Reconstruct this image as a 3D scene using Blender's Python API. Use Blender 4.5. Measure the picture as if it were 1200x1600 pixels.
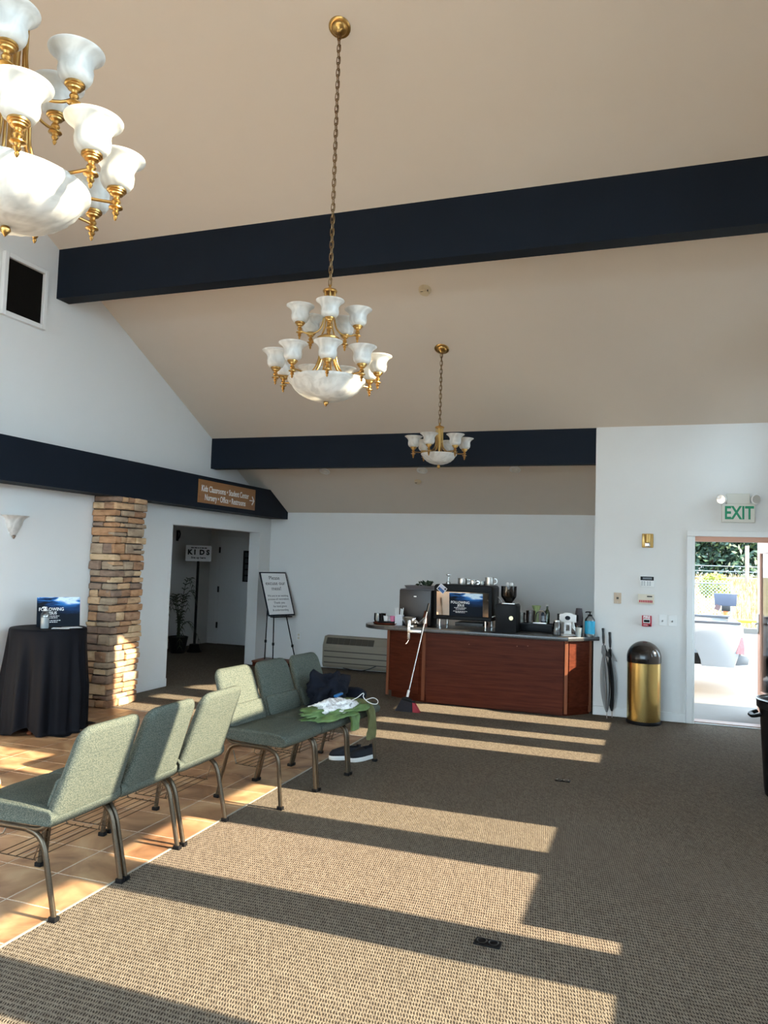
import bpy, bmesh, math, random
from math import sin, cos, pi, radians, sqrt, floor
from mathutils import Vector, Matrix, noise as mnoise
random.seed(7)
for o in list(bpy.data.objects):
    bpy.data.objects.remove(o, do_unlink=True)
S = bpy.context.scene
COL = S.collection

# ---------------------------------------------------------------- camera
cam_d = bpy.data.cameras.new('camera'); cam = bpy.data.objects.new('camera', cam_d); COL.objects.link(cam)
yaw, pitch, roll = radians(19.53), radians(3.70), radians(1.80)
fw = Vector((-sin(yaw)*cos(pitch), cos(yaw)*cos(pitch), sin(pitch)))
rt = Vector((cos(yaw), sin(yaw), 0)); up = rt.cross(fw)
rt2 = rt*cos(roll) + up*sin(roll); up2 = -rt*sin(roll) + up*cos(roll)
cam.matrix_world = Matrix(((rt2.x, up2.x, -fw.x, 0), (rt2.y, up2.y, -fw.y, 0), (rt2.z, up2.z, -fw.z, 1.64), (0, 0, 0, 1)))
cam_d.sensor_fit = 'VERTICAL'; cam_d.sensor_height = 36; cam_d.lens = 1195/1600*36
cam_d.clip_start = .05; cam_d.clip_end = 300
S.camera = cam

# ---------------------------------------------------------------- sky, sun, exposure
W = bpy.data.worlds.new('sky'); S.world = W; W.use_nodes = True
bg = W.node_tree.nodes['Background']
bg.inputs['Color'].default_value = (.64, .83, 1.0, 1)
bg.inputs['Strength'].default_value = 2.2
sun_d = bpy.data.lights.new('sun', 'SUN'); sun = bpy.data.objects.new('sun', sun_d); COL.objects.link(sun)
sun_d.energy = 5.2; sun_d.color = (1.0, .83, .60); sun_d.angle = radians(.53)
sun.rotation_euler = Vector((-1, .007, -.5)).to_track_quat('-Z', 'Y').to_euler()
sun.location = (12, 4, 8)
S.view_settings.view_transform = 'Standard'; S.view_settings.look = 'None'
S.view_settings.gamma = 1; S.view_settings.use_curve_mapping = False
S.view_settings.exposure = 2.44
try:
    S.cycles.use_denoising = True; S.cycles.max_bounces = 10; S.cycles.diffuse_bounces = 6
    S.cycles.transparent_max_bounces = 16; S.cycles.sample_clamp_indirect = 6; S.cycles.caustics_reflective = False
except Exception: pass

# ---------------------------------------------------------------- geometry helpers
class G:
    def __init__(s): s.v = []; s.f = []; s.mi = []; s.m = 0; s.T = None
    def add(s, vs, fs):
        b = len(s.v)
        if s.T is not None: vs = [tuple(s.T @ Vector(v)) for v in vs]
        s.v += [tuple(v) for v in vs]; s.f += [tuple(i+b for i in f) for f in fs]; s.mi += [s.m]*len(fs); return s
    def box(s, x0, x1, y0, y1, z0, z1):
        return s.add([(x0,y0,z0),(x1,y0,z0),(x1,y1,z0),(x0,y1,z0),(x0,y0,z1),(x1,y0,z1),(x1,y1,z1),(x0,y1,z1)],
                     [(3,2,1,0),(4,5,6,7),(0,1,5,4),(1,2,6,5),(2,3,7,6),(3,0,4,7)])
    def prism(s, poly, a, b, axis='x'):
        n = len(poly)
        def P(p, t): return (t,p[0],p[1]) if axis=='x' else ((p[0],t,p[1]) if axis=='y' else (p[0],p[1],t))
        vs = [P(p,a) for p in poly] + [P(p,b) for p in poly]
        fs = [tuple(range(n))[::-1], tuple(range(n,2*n))] + [(i,(i+1)%n,n+(i+1)%n,n+i) for i in range(n)]
        return s.add(vs, fs)
    def lathe(s, prof, n=24, c=(0,0,0), cap=True, rfun=None):
        vs = []; fs = []
        for (r,z) in prof:
            for k in range(n):
                a = 2*pi*k/n; q = r*(rfun(a,z) if rfun else 1)
                vs.append((c[0]+q*cos(a), c[1]+q*sin(a), c[2]+z))
        m = len(prof)
        for i in range(m-1):
            for k in range(n):
                k2 = (k+1)%n; fs.append((i*n+k, i*n+k2, (i+1)*n+k2, (i+1)*n+k))
        if cap:
            if prof[0][0] > 1e-5: fs.append(tuple(range(n))[::-1])
            if prof[-1][0] > 1e-5: fs.append(tuple(range((m-1)*n, m*n)))
        return s.add(vs, fs)
    def tube(s, path, r, n=8, closed=False, r2=None, cap=True, ref=None):
        P = [Vector(p) for p in path]; m = len(P); vs = []; fs = []
        T = []
        for i in range(m):
            if closed: t = P[(i+1)%m]-P[i-1]
            else: t = P[min(i+1,m-1)]-P[max(i-1,0)]
            T.append(t.normalized() if t.length > 1e-9 else Vector((0,0,1)))
        u = Vector(ref) if ref else (Vector((0,0,1)) if abs(T[0].z) < .9 else Vector((1,0,0)))
        u = (u - T[0]*u.dot(T[0])).normalized()
        for i in range(m):
            u = (u - T[i]*u.dot(T[i]))
            u = u.normalized() if u.length > 1e-6 else T[i].orthogonal().normalized()
            w = T[i].cross(u); rr = r[i] if isinstance(r,(list,tuple)) else r; q = rr if r2 is None else r2
            for k in range(n):
                a = 2*pi*k/n; vs.append(P[i]+u*(rr*cos(a))+w*(q*sin(a)))
        for i in range(m if closed else m-1):
            j = (i+1)%m
            for k in range(n):
                k2 = (k+1)%n; fs.append((i*n+k, i*n+k2, j*n+k2, j*n+k))
        if cap and not closed: fs += [tuple(range(n))[::-1], tuple(range((m-1)*n, m*n))]
        return s.add(vs, fs)
    def loft(s, rings, closed=True, cap=True):
        n = len(rings[0]); vs = [p for r in rings for p in r]; fs = []
        for i in range(len(rings)-1):
            for k in range(n if closed else n-1):
                k2 = (k+1)%n; fs.append((i*n+k, i*n+k2, (i+1)*n+k2, (i+1)*n+k))
        if cap and closed: fs += [tuple(range(n))[::-1], tuple(range((len(rings)-1)*n, len(rings)*n))]
        return s.add(vs, fs)
    def mesh(s, name, mats, smooth=False, bevel=0, seg=2, angle=38, sub=0, recalc=True):
        me = bpy.data.meshes.new(name); me.from_pydata(s.v, [], s.f)
        mats = mats if isinstance(mats,(list,tuple)) else [mats]
        for m in mats: me.materials.append(m)
        if len(mats) > 1:
            for p,i in zip(me.polygons, s.mi): p.material_index = i
        bm = bmesh.new(); bm.from_mesh(me)
        if recalc: bmesh.ops.recalc_face_normals(bm, faces=bm.faces)
        if bevel:
            es = [e for e in bm.edges if len(e.link_faces)==2 and e.calc_face_angle(0) > radians(30)]
            bmesh.ops.bevel(bm, geom=es, offset=bevel, segments=seg, profile=.6, affect='EDGES', clamp_overlap=True)
        if sub: bmesh.ops.subdivide_edges(bm, edges=bm.edges, cuts=sub, use_grid_fill=True, smooth=0)
        bm.to_mesh(me); bm.free()
        if smooth or bevel:
            me.polygons.foreach_set('use_smooth', [True]*len(me.polygons)); me.set_sharp_from_angle(angle=radians(angle))
        me.update(); return me
    def obj(s, name, mats, parent=None, **k):
        return link(name, s.mesh(name, mats, **k), parent)
def link(name, data, parent=None, loc=None, rot=None):
    o = bpy.data.objects.new(name, data); COL.objects.link(o)
    if parent is not None: o.parent = parent
    if loc is not None: o.location = loc
    if rot is not None: o.rotation_euler = rot
    return o
def tag(o, label, cat, group=None):
    o['label'] = label; o['category'] = cat
    if group: o['group'] = group
    return o
def thing(name, label, cat, loc=(0,0,0), rotz=0, group=None):
    o = link(name, None, None, loc, (0,0,rotz)); o.empty_display_size = .05
    return tag(o, label, cat, group)
def struct(o): o['kind'] = 'structure'; return o
def dup(root, loc, rotz, label, group=None):
    r = root.copy(); COL.objects.link(r); r.location = loc; r.rotation_euler = (0,0,rotz); r['label'] = label
    if group: r['group'] = group
    for ch in list(root.children):
        c = ch.copy(); COL.objects.link(c); c.parent = r
        for g in list(ch.children):
            d = g.copy(); COL.objects.link(d); d.parent = c
    return r
def bez(pts, n=6):
    """Catmull-Rom through points"""
    P = [Vector(p) for p in pts]; out = []
    for i in range(len(P)-1):
        a = P[i-1] if i else P[0]*2-P[1]; b = P[i]; c = P[i+1]; d = P[i+2] if i+2 < len(P) else P[-1]*2-P[-2]
        for k in range(n):
            t = k/n
            out.append(.5*((2*b)+(c-a)*t+(2*a-5*b+4*c-d)*t*t+(-a+3*b-3*c+d)*t**3))
    out.append(P[-1]); return out
def text(body, size, mat, parent, loc, rot=(pi/2,0,0), align='CENTER', ext=.0008, sx=1.0, name='lettering', bold=0, spacing=1.0):
    cu = bpy.data.curves.new(name, 'FONT'); cu.body = body; cu.size = size; cu.align_x = align; cu.align_y = 'CENTER'
    cu.extrude = ext; cu.offset = bold; cu.resolution_u = 3; cu.space_character = spacing
    t = bpy.data.objects.new(name, cu); COL.objects.link(t)
    bpy.context.view_layer.update()
    me = bpy.data.meshes.new_from_object(t.evaluated_get(bpy.context.evaluated_depsgraph_get()))
    bpy.data.objects.remove(t, do_unlink=True); bpy.data.curves.remove(cu)
    me.materials.clear(); me.materials.append(mat); me.name = name
    o = link(name, me, parent, loc, rot); o.scale = (sx,1,1); return o

# ---------------------------------------------------------------- material helpers
def nodes(name):
    m = bpy.data.materials.new(name); m.use_nodes = True
    t = m.node_tree; return m, t.nodes, t.links, t.nodes['Principled BSDF']
def N(nd, typ, **k):
    n = nd.new(typ)
    for a,b in k.items():
        if a.startswith('i_'): n.inputs[a[2:]].default_value = b
        else: setattr(n, a, b)
    return n
def rgb(c, k=1): return (min(c[0]*k,1), min(c[1]*k,1), min(c[2]*k,1), 1)
def MAT(name, col, rough=.5, metal=0, var=.08, scale=6, bump=0, bscale=60, spec=.5, stretch=(1,1,1), coat=0, aniso=0):
    m, nd, L, b = nodes(name)
    tc = nd.new('ShaderNodeTexCoord'); mp = N(nd,'ShaderNodeMapping'); mp.inputs['Scale'].default_value = stretch
    L.new(tc.outputs['Object'], mp.inputs['Vector'])
    nz = N(nd,'ShaderNodeTexNoise'); nz.inputs['Scale'].default_value = scale; nz.inputs['Detail'].default_value = 4
    L.new(mp.outputs['Vector'], nz.inputs['Vector'])
    mx = N(nd,'ShaderNodeMix', data_type='RGBA'); mx.inputs['A'].default_value = rgb(col,1-var); mx.inputs['B'].default_value = rgb(col,1+var)
    L.new(nz.outputs['Fac'], mx.inputs['Factor']); L.new(mx.outputs['Result'], b.inputs['Base Color'])
    b.inputs['Roughness'].default_value = rough; b.inputs['Metallic'].default_value = metal
    b.inputs['Specular IOR Level'].default_value = spec
    if coat: b.inputs['Coat Weight'].default_value = coat; b.inputs['Coat Roughness'].default_value = .08
    if aniso: b.inputs['Anisotropic'].default_value = aniso
    if bump:
        n2 = N(nd,'ShaderNodeTexNoise'); n2.inputs['Scale'].default_value = bscale; n2.inputs['Detail'].default_value = 3
        L.new(mp.outputs['Vector'], n2.inputs['Vector'])
        bp = N(nd,'ShaderNodeBump'); bp.inputs['Strength'].default_value = bump; bp.inputs['Distance'].default_value = .01
        L.new(n2.outputs['Fac'], bp.inputs['Height']); L.new(bp.outputs['Normal'], b.inputs['Normal'])
    return m
def math_(nd, L, op, a, b=None, c=None):
    n = N(nd,'ShaderNodeMath', operation=op)
    for i,v in enumerate((a,b,c)):
        if v is None: continue
        if hasattr(v,'is_linked') or hasattr(v,'links'): L.new(v, n.inputs[i])
        else: n.inputs[i].default_value = v
    return n.outputs[0]
def carpet_mat():
    m, nd, L, b = nodes('carpet_loop')
    tc = nd.new('ShaderNodeTexCoord'); sp = nd.new('ShaderNodeSeparateXYZ'); L.new(tc.outputs['Object'], sp.inputs[0])
    F = lambda *a: math_(nd, L, *a)
    wob = N(nd,'ShaderNodeTexNoise'); wob.inputs['Scale'].default_value = 90; L.new(tc.outputs['Object'], wob.inputs['Vector'])
    u = F('ADD', F('DIVIDE', sp.outputs[0], .0115), F('MULTIPLY', wob.outputs['Fac'], 1.0)); v = F('ADD', F('DIVIDE', sp.outputs[1], .027), F('MULTIPLY', wob.outputs['Fac'], .3))
    row = F('FLOOR', v); u2 = F('ADD', u, F('MULTIPLY', F('FRACT', v), .8))
    u2 = F('ADD', u2, F('MULTIPLY', F('FLOORED_MODULO', row, 3), .37))
    fu = F('SUBTRACT', F('FRACT', u2), .5); fv = F('SUBTRACT', F('FRACT', v), .5)
    su = F('DIVIDE', fu, .30); sv = F('DIVIDE', fv, .40)
    h = F('MULTIPLY', F('ADD', F('MULTIPLY', su, su), F('MULTIPLY', sv, sv)), .55)
    h = F('MINIMUM', F('ADD', h, F('MULTIPLY', F('SUBTRACT', wob.outputs['Fac'], .5), .35)), 1)
    cb = N(nd,'ShaderNodeCombineXYZ'); L.new(F('FLOOR', u2), cb.inputs[0]); L.new(row, cb.inputs[1])
    wn = N(nd,'ShaderNodeTexWhiteNoise', noise_dimensions='2D'); L.new(cb.outputs[0], wn.inputs['Vector'])
    mx = N(nd,'ShaderNodeMix', data_type='RGBA'); mx.inputs['A'].default_value = (.160,.130,.101,1); mx.inputs['B'].default_value = (.238,.198,.155,1)
    L.new(wn.outputs['Value'], mx.inputs['Factor'])
    rp = N(nd,'ShaderNodeValToRGB'); rp.color_ramp.elements[0].position = .18; rp.color_ramp.elements[1].position = .75
    L.new(h, rp.inputs[0])
    m2 = N(nd,'ShaderNodeMix', data_type='RGBA'); m2.inputs['A'].default_value = (.04,.030,.023,1)
    L.new(rp.outputs['Color'], m2.inputs['Factor']); L.new(mx.outputs['Result'], m2.inputs['B'])
    big = N(nd,'ShaderNodeTexNoise'); big.inputs['Scale'].default_value = 1.3; L.new(tc.outputs['Object'], big.inputs['Vector'])
    m3 = N(nd,'ShaderNodeMix', data_type='RGBA', blend_type='MULTIPLY'); m3.inputs['Factor'].default_value = 1
    rp2 = N(nd,'ShaderNodeValToRGB'); rp2.color_ramp.elements[0].color = (.88,.88,.88,1); rp2.color_ramp.elements[1].color = (1.05,1.05,1.05,1)
    L.new(big.outputs['Fac'], rp2.inputs[0]); L.new(m2.outputs['Result'], m3.inputs['A']); L.new(rp2.outputs['Color'], m3.inputs['B'])
    L.new(m3.outputs['Result'], b.inputs['Base Color']); b.inputs['Roughness'].default_value = .95; b.inputs['Specular IOR Level'].default_value = .1
    bp = N(nd,'ShaderNodeBump'); bp.inputs['Strength'].default_value = .5; bp.inputs['Distance'].default_value = .006
    L.new(h, bp.inputs['Height']); L.new(bp.outputs['Normal'], b.inputs['Normal'])
    return m
def fabric_mat(name, c1, c2, scale=190):
    m, nd, L, b = nodes(name)
    tc = nd.new('ShaderNodeTexCoord')
    vo = N(nd,'ShaderNodeTexVoronoi'); vo.inputs['Scale'].default_value = scale; vo.inputs['Randomness'].default_value = .8
    L.new(tc.outputs['Object'], vo.inputs['Vector'])
    rp = N(nd,'ShaderNodeValToRGB'); rp.color_ramp.elements[0].position = .25; rp.color_ramp.elements[0].color = rgb(c2); rp.color_ramp.elements[1].position = .6; rp.color_ramp.elements[1].color = rgb(c1)
    L.new(vo.outputs['Distance'], rp.inputs[0])
    nz = N(nd,'ShaderNodeTexNoise'); nz.inputs['Scale'].default_value = 420; L.new(tc.outputs['Object'], nz.inputs['Vector'])
    mx = N(nd,'ShaderNodeMix', data_type='RGBA', blend_type='MULTIPLY'); mx.inputs['Factor'].default_value = .5
    L.new(rp.outputs['Color'], mx.inputs['A']); L.new(nz.outputs['Fac'], mx.inputs['B'])
    gm = N(nd,'ShaderNodeMix', data_type='RGBA', blend_type='MULTIPLY'); gm.inputs['Factor'].default_value = 1; gm.inputs['B'].default_value = (1.3,1.3,1.3,1)
    L.new(mx.outputs['Result'], gm.inputs['A']); L.new(gm.outputs['Result'], b.inputs['Base Color'])
    b.inputs['Roughness'].default_value = .9; b.inputs['Specular IOR Level'].default_value = .15
    bp = N(nd,'ShaderNodeBump'); bp.inputs['Strength'].default_value = .35; bp.inputs['Distance'].default_value = .003
    L.new(vo.outputs['Distance'], bp.inputs['Height']); L.new(bp.outputs['Normal'], b.inputs['Normal'])
    return m
def ramp_noise_mat(name, cols, scale=4, stretch=(1,1,1), rough=.6, detail=6, dist=0, bump=.15, world=False, rnd=0, spec=.5, coat=0):
    m, nd, L, b = nodes(name)
    if world: src = nd.new('ShaderNodeNewGeometry').outputs['Position']
    else: src = nd.new('ShaderNodeTexCoord').outputs['Object']
    mp = N(nd,'ShaderNodeMapping'); mp.inputs['Scale'].default_value = stretch; L.new(src, mp.inputs['Vector'])
    nz = N(nd,'ShaderNodeTexNoise'); nz.inputs['Scale'].default_value = scale; nz.inputs['Detail'].default_value = detail; nz.inputs['Distortion'].default_value = dist
    L.new(mp.outputs['Vector'], nz.inputs['Vector'])
    rp = N(nd,'ShaderNodeValToRGB'); els = rp.color_ramp.elements
    while len(els) < len(cols): els.new(.5)
    for i,c in enumerate(cols): els[i].position = .28+.46*i/(len(cols)-1); els[i].color = rgb(c)
    L.new(nz.outputs['Fac'], rp.inputs[0]); out = rp.outputs['Color']
    if rnd:
        oi = nd.new('ShaderNodeObjectInfo'); hs = N(nd,'ShaderNodeHueSaturation')
        L.new(math_(nd,L,'ADD',math_(nd,L,'MULTIPLY',oi.outputs['Random'],rnd),1-rnd/2), hs.inputs['Value']); L.new(out, hs.inputs['Color']); out = hs.outputs['Color']
    L.new(out, b.inputs['Base Color']); b.inputs['Roughness'].default_value = rough; b.inputs['Specular IOR Level'].default_value = spec
    if coat: b.inputs['Coat Weight'].default_value = coat; b.inputs['Coat Roughness'].default_value = .1
    if bump:
        bp = N(nd,'ShaderNodeBump'); bp.inputs['Strength'].default_value = bump; bp.inputs['Distance'].default_value = .01
        L.new(nz.outputs['Fac'], bp.inputs['Height']); L.new(bp.outputs['Normal'], b.inputs['Normal'])
    return m
def glass_mat(name, tint=(1,1,1), refl=.08, rough=.02):
    m, nd, L, b = nodes(name); nd.remove(b); out = nd['Material Output']
    tr = N(nd,'ShaderNodeBsdfTransparent'); tr.inputs['Color'].default_value = rgb(tint)
    gl = N(nd,'ShaderNodeBsdfGlossy'); gl.inputs['Roughness'].default_value = rough
    fr = N(nd,'ShaderNodeFresnel'); fr.inputs['IOR'].default_value = 1.45
    ad = math_(nd, L, 'ADD', fr.outputs[0], refl-.04)
    mx = nd.new('ShaderNodeMixShader'); L.new(ad, mx.inputs[0]); L.new(tr.outputs[0], mx.inputs[1]); L.new(gl.outputs[0], mx.inputs[2])
    L.new(mx.outputs[0], out.inputs['Surface']); return m
def alabaster_mat():
    m, nd, L, b = nodes('alabaster_glass'); out = nd['Material Output']
    tc = nd.new('ShaderNodeTexCoord'); nz = N(nd,'ShaderNodeTexNoise'); nz.inputs['Scale'].default_value = 9; nz.inputs['Distortion'].default_value = 1.6
    L.new(tc.outputs['Object'], nz.inputs['Vector'])
    rp = N(nd,'ShaderNodeValToRGB'); rp.color_ramp.elements[0].color = (.68,.67,.64,1); rp.color_ramp.elements[1].color = (.90,.89,.86,1)
    rp.color_ramp.elements[0].position = .35; rp.color_ramp.elements[1].position = .62
    L.new(nz.outputs['Fac'], rp.inputs[0]); L.new(rp.outputs['Color'], b.inputs['Base Color']); b.inputs['Roughness'].default_value = .28
    tl = N(nd,'ShaderNodeBsdfTranslucent'); L.new(rp.outputs['Color'], tl.inputs['Color'])
    mx = nd.new('ShaderNodeMixShader'); mx.inputs[0].default_value = .42; L.new(b.outputs[0], mx.inputs[1]); L.new(tl.outputs[0], mx.inputs[2])
    L.new(mx.outputs[0], out.inputs['Surface']); return m
def poster_mat(name, w, h):
    """flat print: light rays entering deep blue water (object coords, x across, z up, origin at centre)"""
    m, nd, L, b = nodes(name)
    tc = nd.new('ShaderNodeTexCoord'); sp = nd.new('ShaderNodeSeparateXYZ'); L.new(tc.outputs['Object'], sp.inputs[0])
    F = lambda *a: math_(nd, L, *a)
    x = F('DIVIDE', sp.outputs[0], w); z = F('DIVIDE', sp.outputs[2], h)      # -.5 .. .5
    mp = N(nd,'ShaderNodeMapping'); mp.inputs['Scale'].default_value = (4/w,1,11/h); L.new(tc.outputs['Object'], mp.inputs['Vector'])
    nz = N(nd,'ShaderNodeTexNoise'); nz.inputs['Scale'].default_value = .8; nz.inputs['Detail'].default_value = 5; nz.inputs['Distortion'].default_value = .6; L.new(mp.outputs['Vector'], nz.inputs['Vector'])
    dx = F('SUBTRACT', x, .27); dz = F('SUBTRACT', z, .5)
    d = F('SQRT', F('ADD', F('MULTIPLY',dx,dx), F('MULTIPLY',F('MULTIPLY',dz,dz),.8)))
    glow = F('SUBTRACT', .62, d)
    wave = F('MULTIPLY', F('MAXIMUM', F('MULTIPLY', F('SUBTRACT', z, .12), 2.2), 0), F('SUBTRACT', nz.outputs['Fac'], .32))
    val = F('ADD', F('ADD', F('MULTIPLY', glow, .95), F('MULTIPLY', wave, 2.2)), F('MULTIPLY', F('SUBTRACT', nz.outputs['Fac'], .5), .25))
    rp = N(nd,'ShaderNodeValToRGB'); e = rp.color_ramp.elements
    e[0].position = .08; e[0].color = (.004,.008,.016,1); e[1].position = .72; e[1].color = (.70,.84,.95,1)
    q = e.new(.3); q.color = (.01,.05,.16,1); q = e.new(.48); q.color = (.03,.2,.55,1)
    L.new(val, rp.inputs[0]); L.new(rp.outputs['Color'], b.inputs['Base Color']); b.inputs['Roughness'].default_value = .6; b.inputs['Specular IOR Level'].default_value = .15
    return m
# ---------------------------------------------------------------- materials
m_carpet = carpet_mat()
m_wall = MAT('wall_paint', (.74,.735,.72), .85, var=.015, bump=.06, bscale=240)
m_ceil = MAT('ceiling_paint', (.665,.575,.485), .9, var=.015, bump=.05, bscale=200)
m_navy = MAT('navy_beam_paint', (.008,.0125,.021), .6, var=.12, scale=3, spec=.12)
m_trim = MAT('white_trim_paint', (.76,.76,.75), .45, var=.02)
m_frame = MAT('window_frame_metal', (.55,.54,.52), .4, .3, var=.03)
m_peach = MAT('terracotta_door_paint', (.62,.33,.23), .5, var=.05)
m_glass = glass_mat('clear_glass', (.97,.99,.98), .05)
m_tile = ramp_noise_mat('slate_tile', [(.17,.085,.043),(.32,.175,.09),(.45,.275,.148),(.53,.365,.215)], 3.2, (1,1,1), .42, 7, 1.2, .12, world=True, rnd=.3, spec=.4)
m_grout = MAT('grout', (.66,.58,.50), .9, var=.1, scale=30)
m_brass = MAT('antique_brass', (.50,.30,.10), .28, 1, var=.25, scale=14)
m_chain = MAT('aged_brass_chain', (.22,.14,.07), .4, 1, var=.2, scale=30)
m_alab = alabaster_mat()
m_fab = fabric_mat('sage_weave', (.056,.068,.060), (.128,.136,.110))
m_bronze = MAT('bronze_vein_metal', (.085,.065,.045), .32, .75, var=.35, scale=120, spec=.6)
m_black = MAT('black_plastic', (.008,.008,.009), .42, var=.2, spec=.1)
m_blackm = MAT('black_metal', (.015,.015,.016), .45, .3, var=.2)
m_white = MAT('white_plastic', (.78,.78,.77), .4, var=.02)
m_cream = MAT('cream_plastic', (.66,.60,.48), .45, var=.03)
m_chrome = MAT('chrome', (.72,.72,.72), .12, 1, var=.05)
m_steel = MAT('brushed_steel', (.5,.49,.47), .3, 1, var=.1, scale=40, stretch=(1,1,20))
m_gold = MAT('polished_brass_sheet', (.72,.53,.20), .22, 1, var=.06, scale=8, stretch=(6,6,.3), aniso=.5)
m_wood = ramp_noise_mat('cherry_panel', [(.052,.010,.0045),(.078,.0165,.0075),(.10,.024,.011)], 5, (.5,3,9), .45, 5, .6, .05, spec=.1)
m_woodl = ramp_noise_mat('cherry_trim', [(.17,.055,.026),(.23,.08,.04)], 6, (8,8,.6), .42, 4, .3, .04, spec=.3)
m_stonetop = ramp_noise_mat('dark_laminate', [(.015,.015,.017),(.035,.035,.037),(.07,.068,.065)], 90, (1,1,1), .3, 3, 0, 0, spec=.6)
m_ptac = MAT('beige_ptac_shell', (.27,.23,.175), .55, var=.04)
m_ptacd = MAT('dark_louver', (.06,.05,.036), .6, var=.1)
m_cloth = MAT('black_spandex', (.005,.005,.0075), .7, var=.25, scale=4, spec=.13)
m_paper = MAT('white_paper', (.80,.80,.80), .8, var=.015)
m_ink = MAT('dark_ink', (.05,.05,.06), .7, var=.02)
m_inkblk = MAT('black_ink', (.01,.01,.012), .7, var=.02)
m_winkt = MAT('white_ink', (.85,.85,.85), .6, var=.01)
m_copper = ramp_noise_mat('brushed_copper_sign', [(.28,.125,.045),(.36,.17,.06)], 4, (1,1,14), .4, 3, 0, 0)
m_stones = [ramp_noise_mat('ledge_stone_%s'%n, c, 9, (1,1,2.2), .85, 7, .5, .5, world=True) for n,c in (
    ('tan',[(0.345,0.203,0.109),(0.552,0.349,0.196),(0.649,0.432,0.253)]), ('brown',[(0.193,0.102,0.057),(0.331,0.184,0.103),(0.455,0.267,0.161)]),
    ('grey',[(0.235,0.165,0.115),(0.373,0.273,0.184),(0.483,0.362,0.247)]), ('rust',[(0.304,0.152,0.075),(0.455,0.248,0.127),(0.566,0.337,0.184)]),
    ('plum',[(0.166,0.108,0.076),(0.262,0.171,0.121),(0.359,0.241,0.167)]), ('buff',[(0.414,0.273,0.149),(0.607,0.419,0.247),(0.690,0.508,0.322)]))]
m_mortar = MAT('dark_mortar', (.045,.035,.028), .95, var=.2, scale=30)
m_red = MAT('fire_red', (.42,.012,.03), .4, var=.05)
m_green = MAT('exit_green', (.0,.24,.11), .5, var=.05)
m_grill = MAT('black_grille_cloth', (.006,.005,.004), .9, var=.1, spec=.1)

# ---------------------------------------------------------------- room shell
XL, XR, YE, YB = -5.75, 1.45, 9.03, 10.86
YR = -3.0
RY, RZ = 1.9, 6.7336
def cz(y): return RZ - .4876*abs(y-RY)
g = G(); g.box(-2.53,XR+.15,YR,YE+.12,-.12,0); g.box(-8.1,-2.53,6.85,12.85,-.12,0); g.box(-2.53,-.5,YE+.12,YB+.1,-.12,0); g.box(-8.1,-5.9,6.6,6.85,-.12,0)
struct(g.obj('floor', m_carpet))
tf = struct(G().box(XL-.05,-2.535,YR,6.85,-.12,-.0025).obj('tile_floor', m_grout))
TS = .325
tg = G().box(-TS/2+.0042,TS/2-.0042,-TS/2+.0042,TS/2-.0042,-.012,0).mesh('tile', m_tile, bevel=.0015, seg=1)
xs = [-2.54-TS*(i+.5) for i in range(10)]; ys = [3.253+TS*(j+.5) for j in range(-10,11)]
for x in xs:
    for y in ys:
        o = link('tile', tg, tf, (x,y,0))
struct(G().box(-2.541,-2.529,YR,6.85,-.01,.003).obj('trim_1', MAT('aluminium_edge',(.42,.39,.35),.45,.2)))
# ceiling slab following the two slopes
pl = [(YR-.1,cz(YR-.1)),(RY,RZ),(11.1,cz(11.1)),(11.1,cz(11.1)+.25),(RY,RZ+.25),(YR-.1,cz(YR-.1)+.25)]
struct(G().prism(pl,-8.2,XR+.2,'x').obj('ceiling', m_ceil))
# left wall with the hall opening
def ytop(a,b,z0): # wall polygon between y=a..b, from z0 up to the slope
    p = [(a,z0),(b,z0),(b,cz(b)+.05)]
    if a < RY < b: p.append((RY,RZ+.05))
    return p+[(a,cz(a)+.05)]
OY0, OY1, OZ = 8.24, 10.51, 2.025
g = G(); g.prism(ytop(YR,OY0,0),XL-.18,XL); g.prism(ytop(OY0,OY1,OZ),XL-.18,XL); g.prism(ytop(OY1,11.0,0),XL-.18,XL)
struct(g.obj('wall_left', m_wall))
struct(G().box(XL-.18,-.5,YB,YB+.15,0,2.6).obj('wall_back', m_wall))
# exit wall with its door opening, and the short return into the alcove
DX0, DX1, DZ = .40, 1.31, 2.03
g = G(); zt = cz(YE)+.1
g.box(-.64,DX0,YE,YE+.15,0,zt); g.box(DX0,DX1,YE,YE+.15,DZ,zt); g.box(DX1,XR+.15,YE,YE+.15,0,zt); g.prism([(YE+.15,0),(11.0,0),(11.0,cz(11.0)+.1),(YE+.15,cz(YE+.15)+.1)],-.64,-.5)
struct(g.obj('wall_exit', m_wall))
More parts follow.
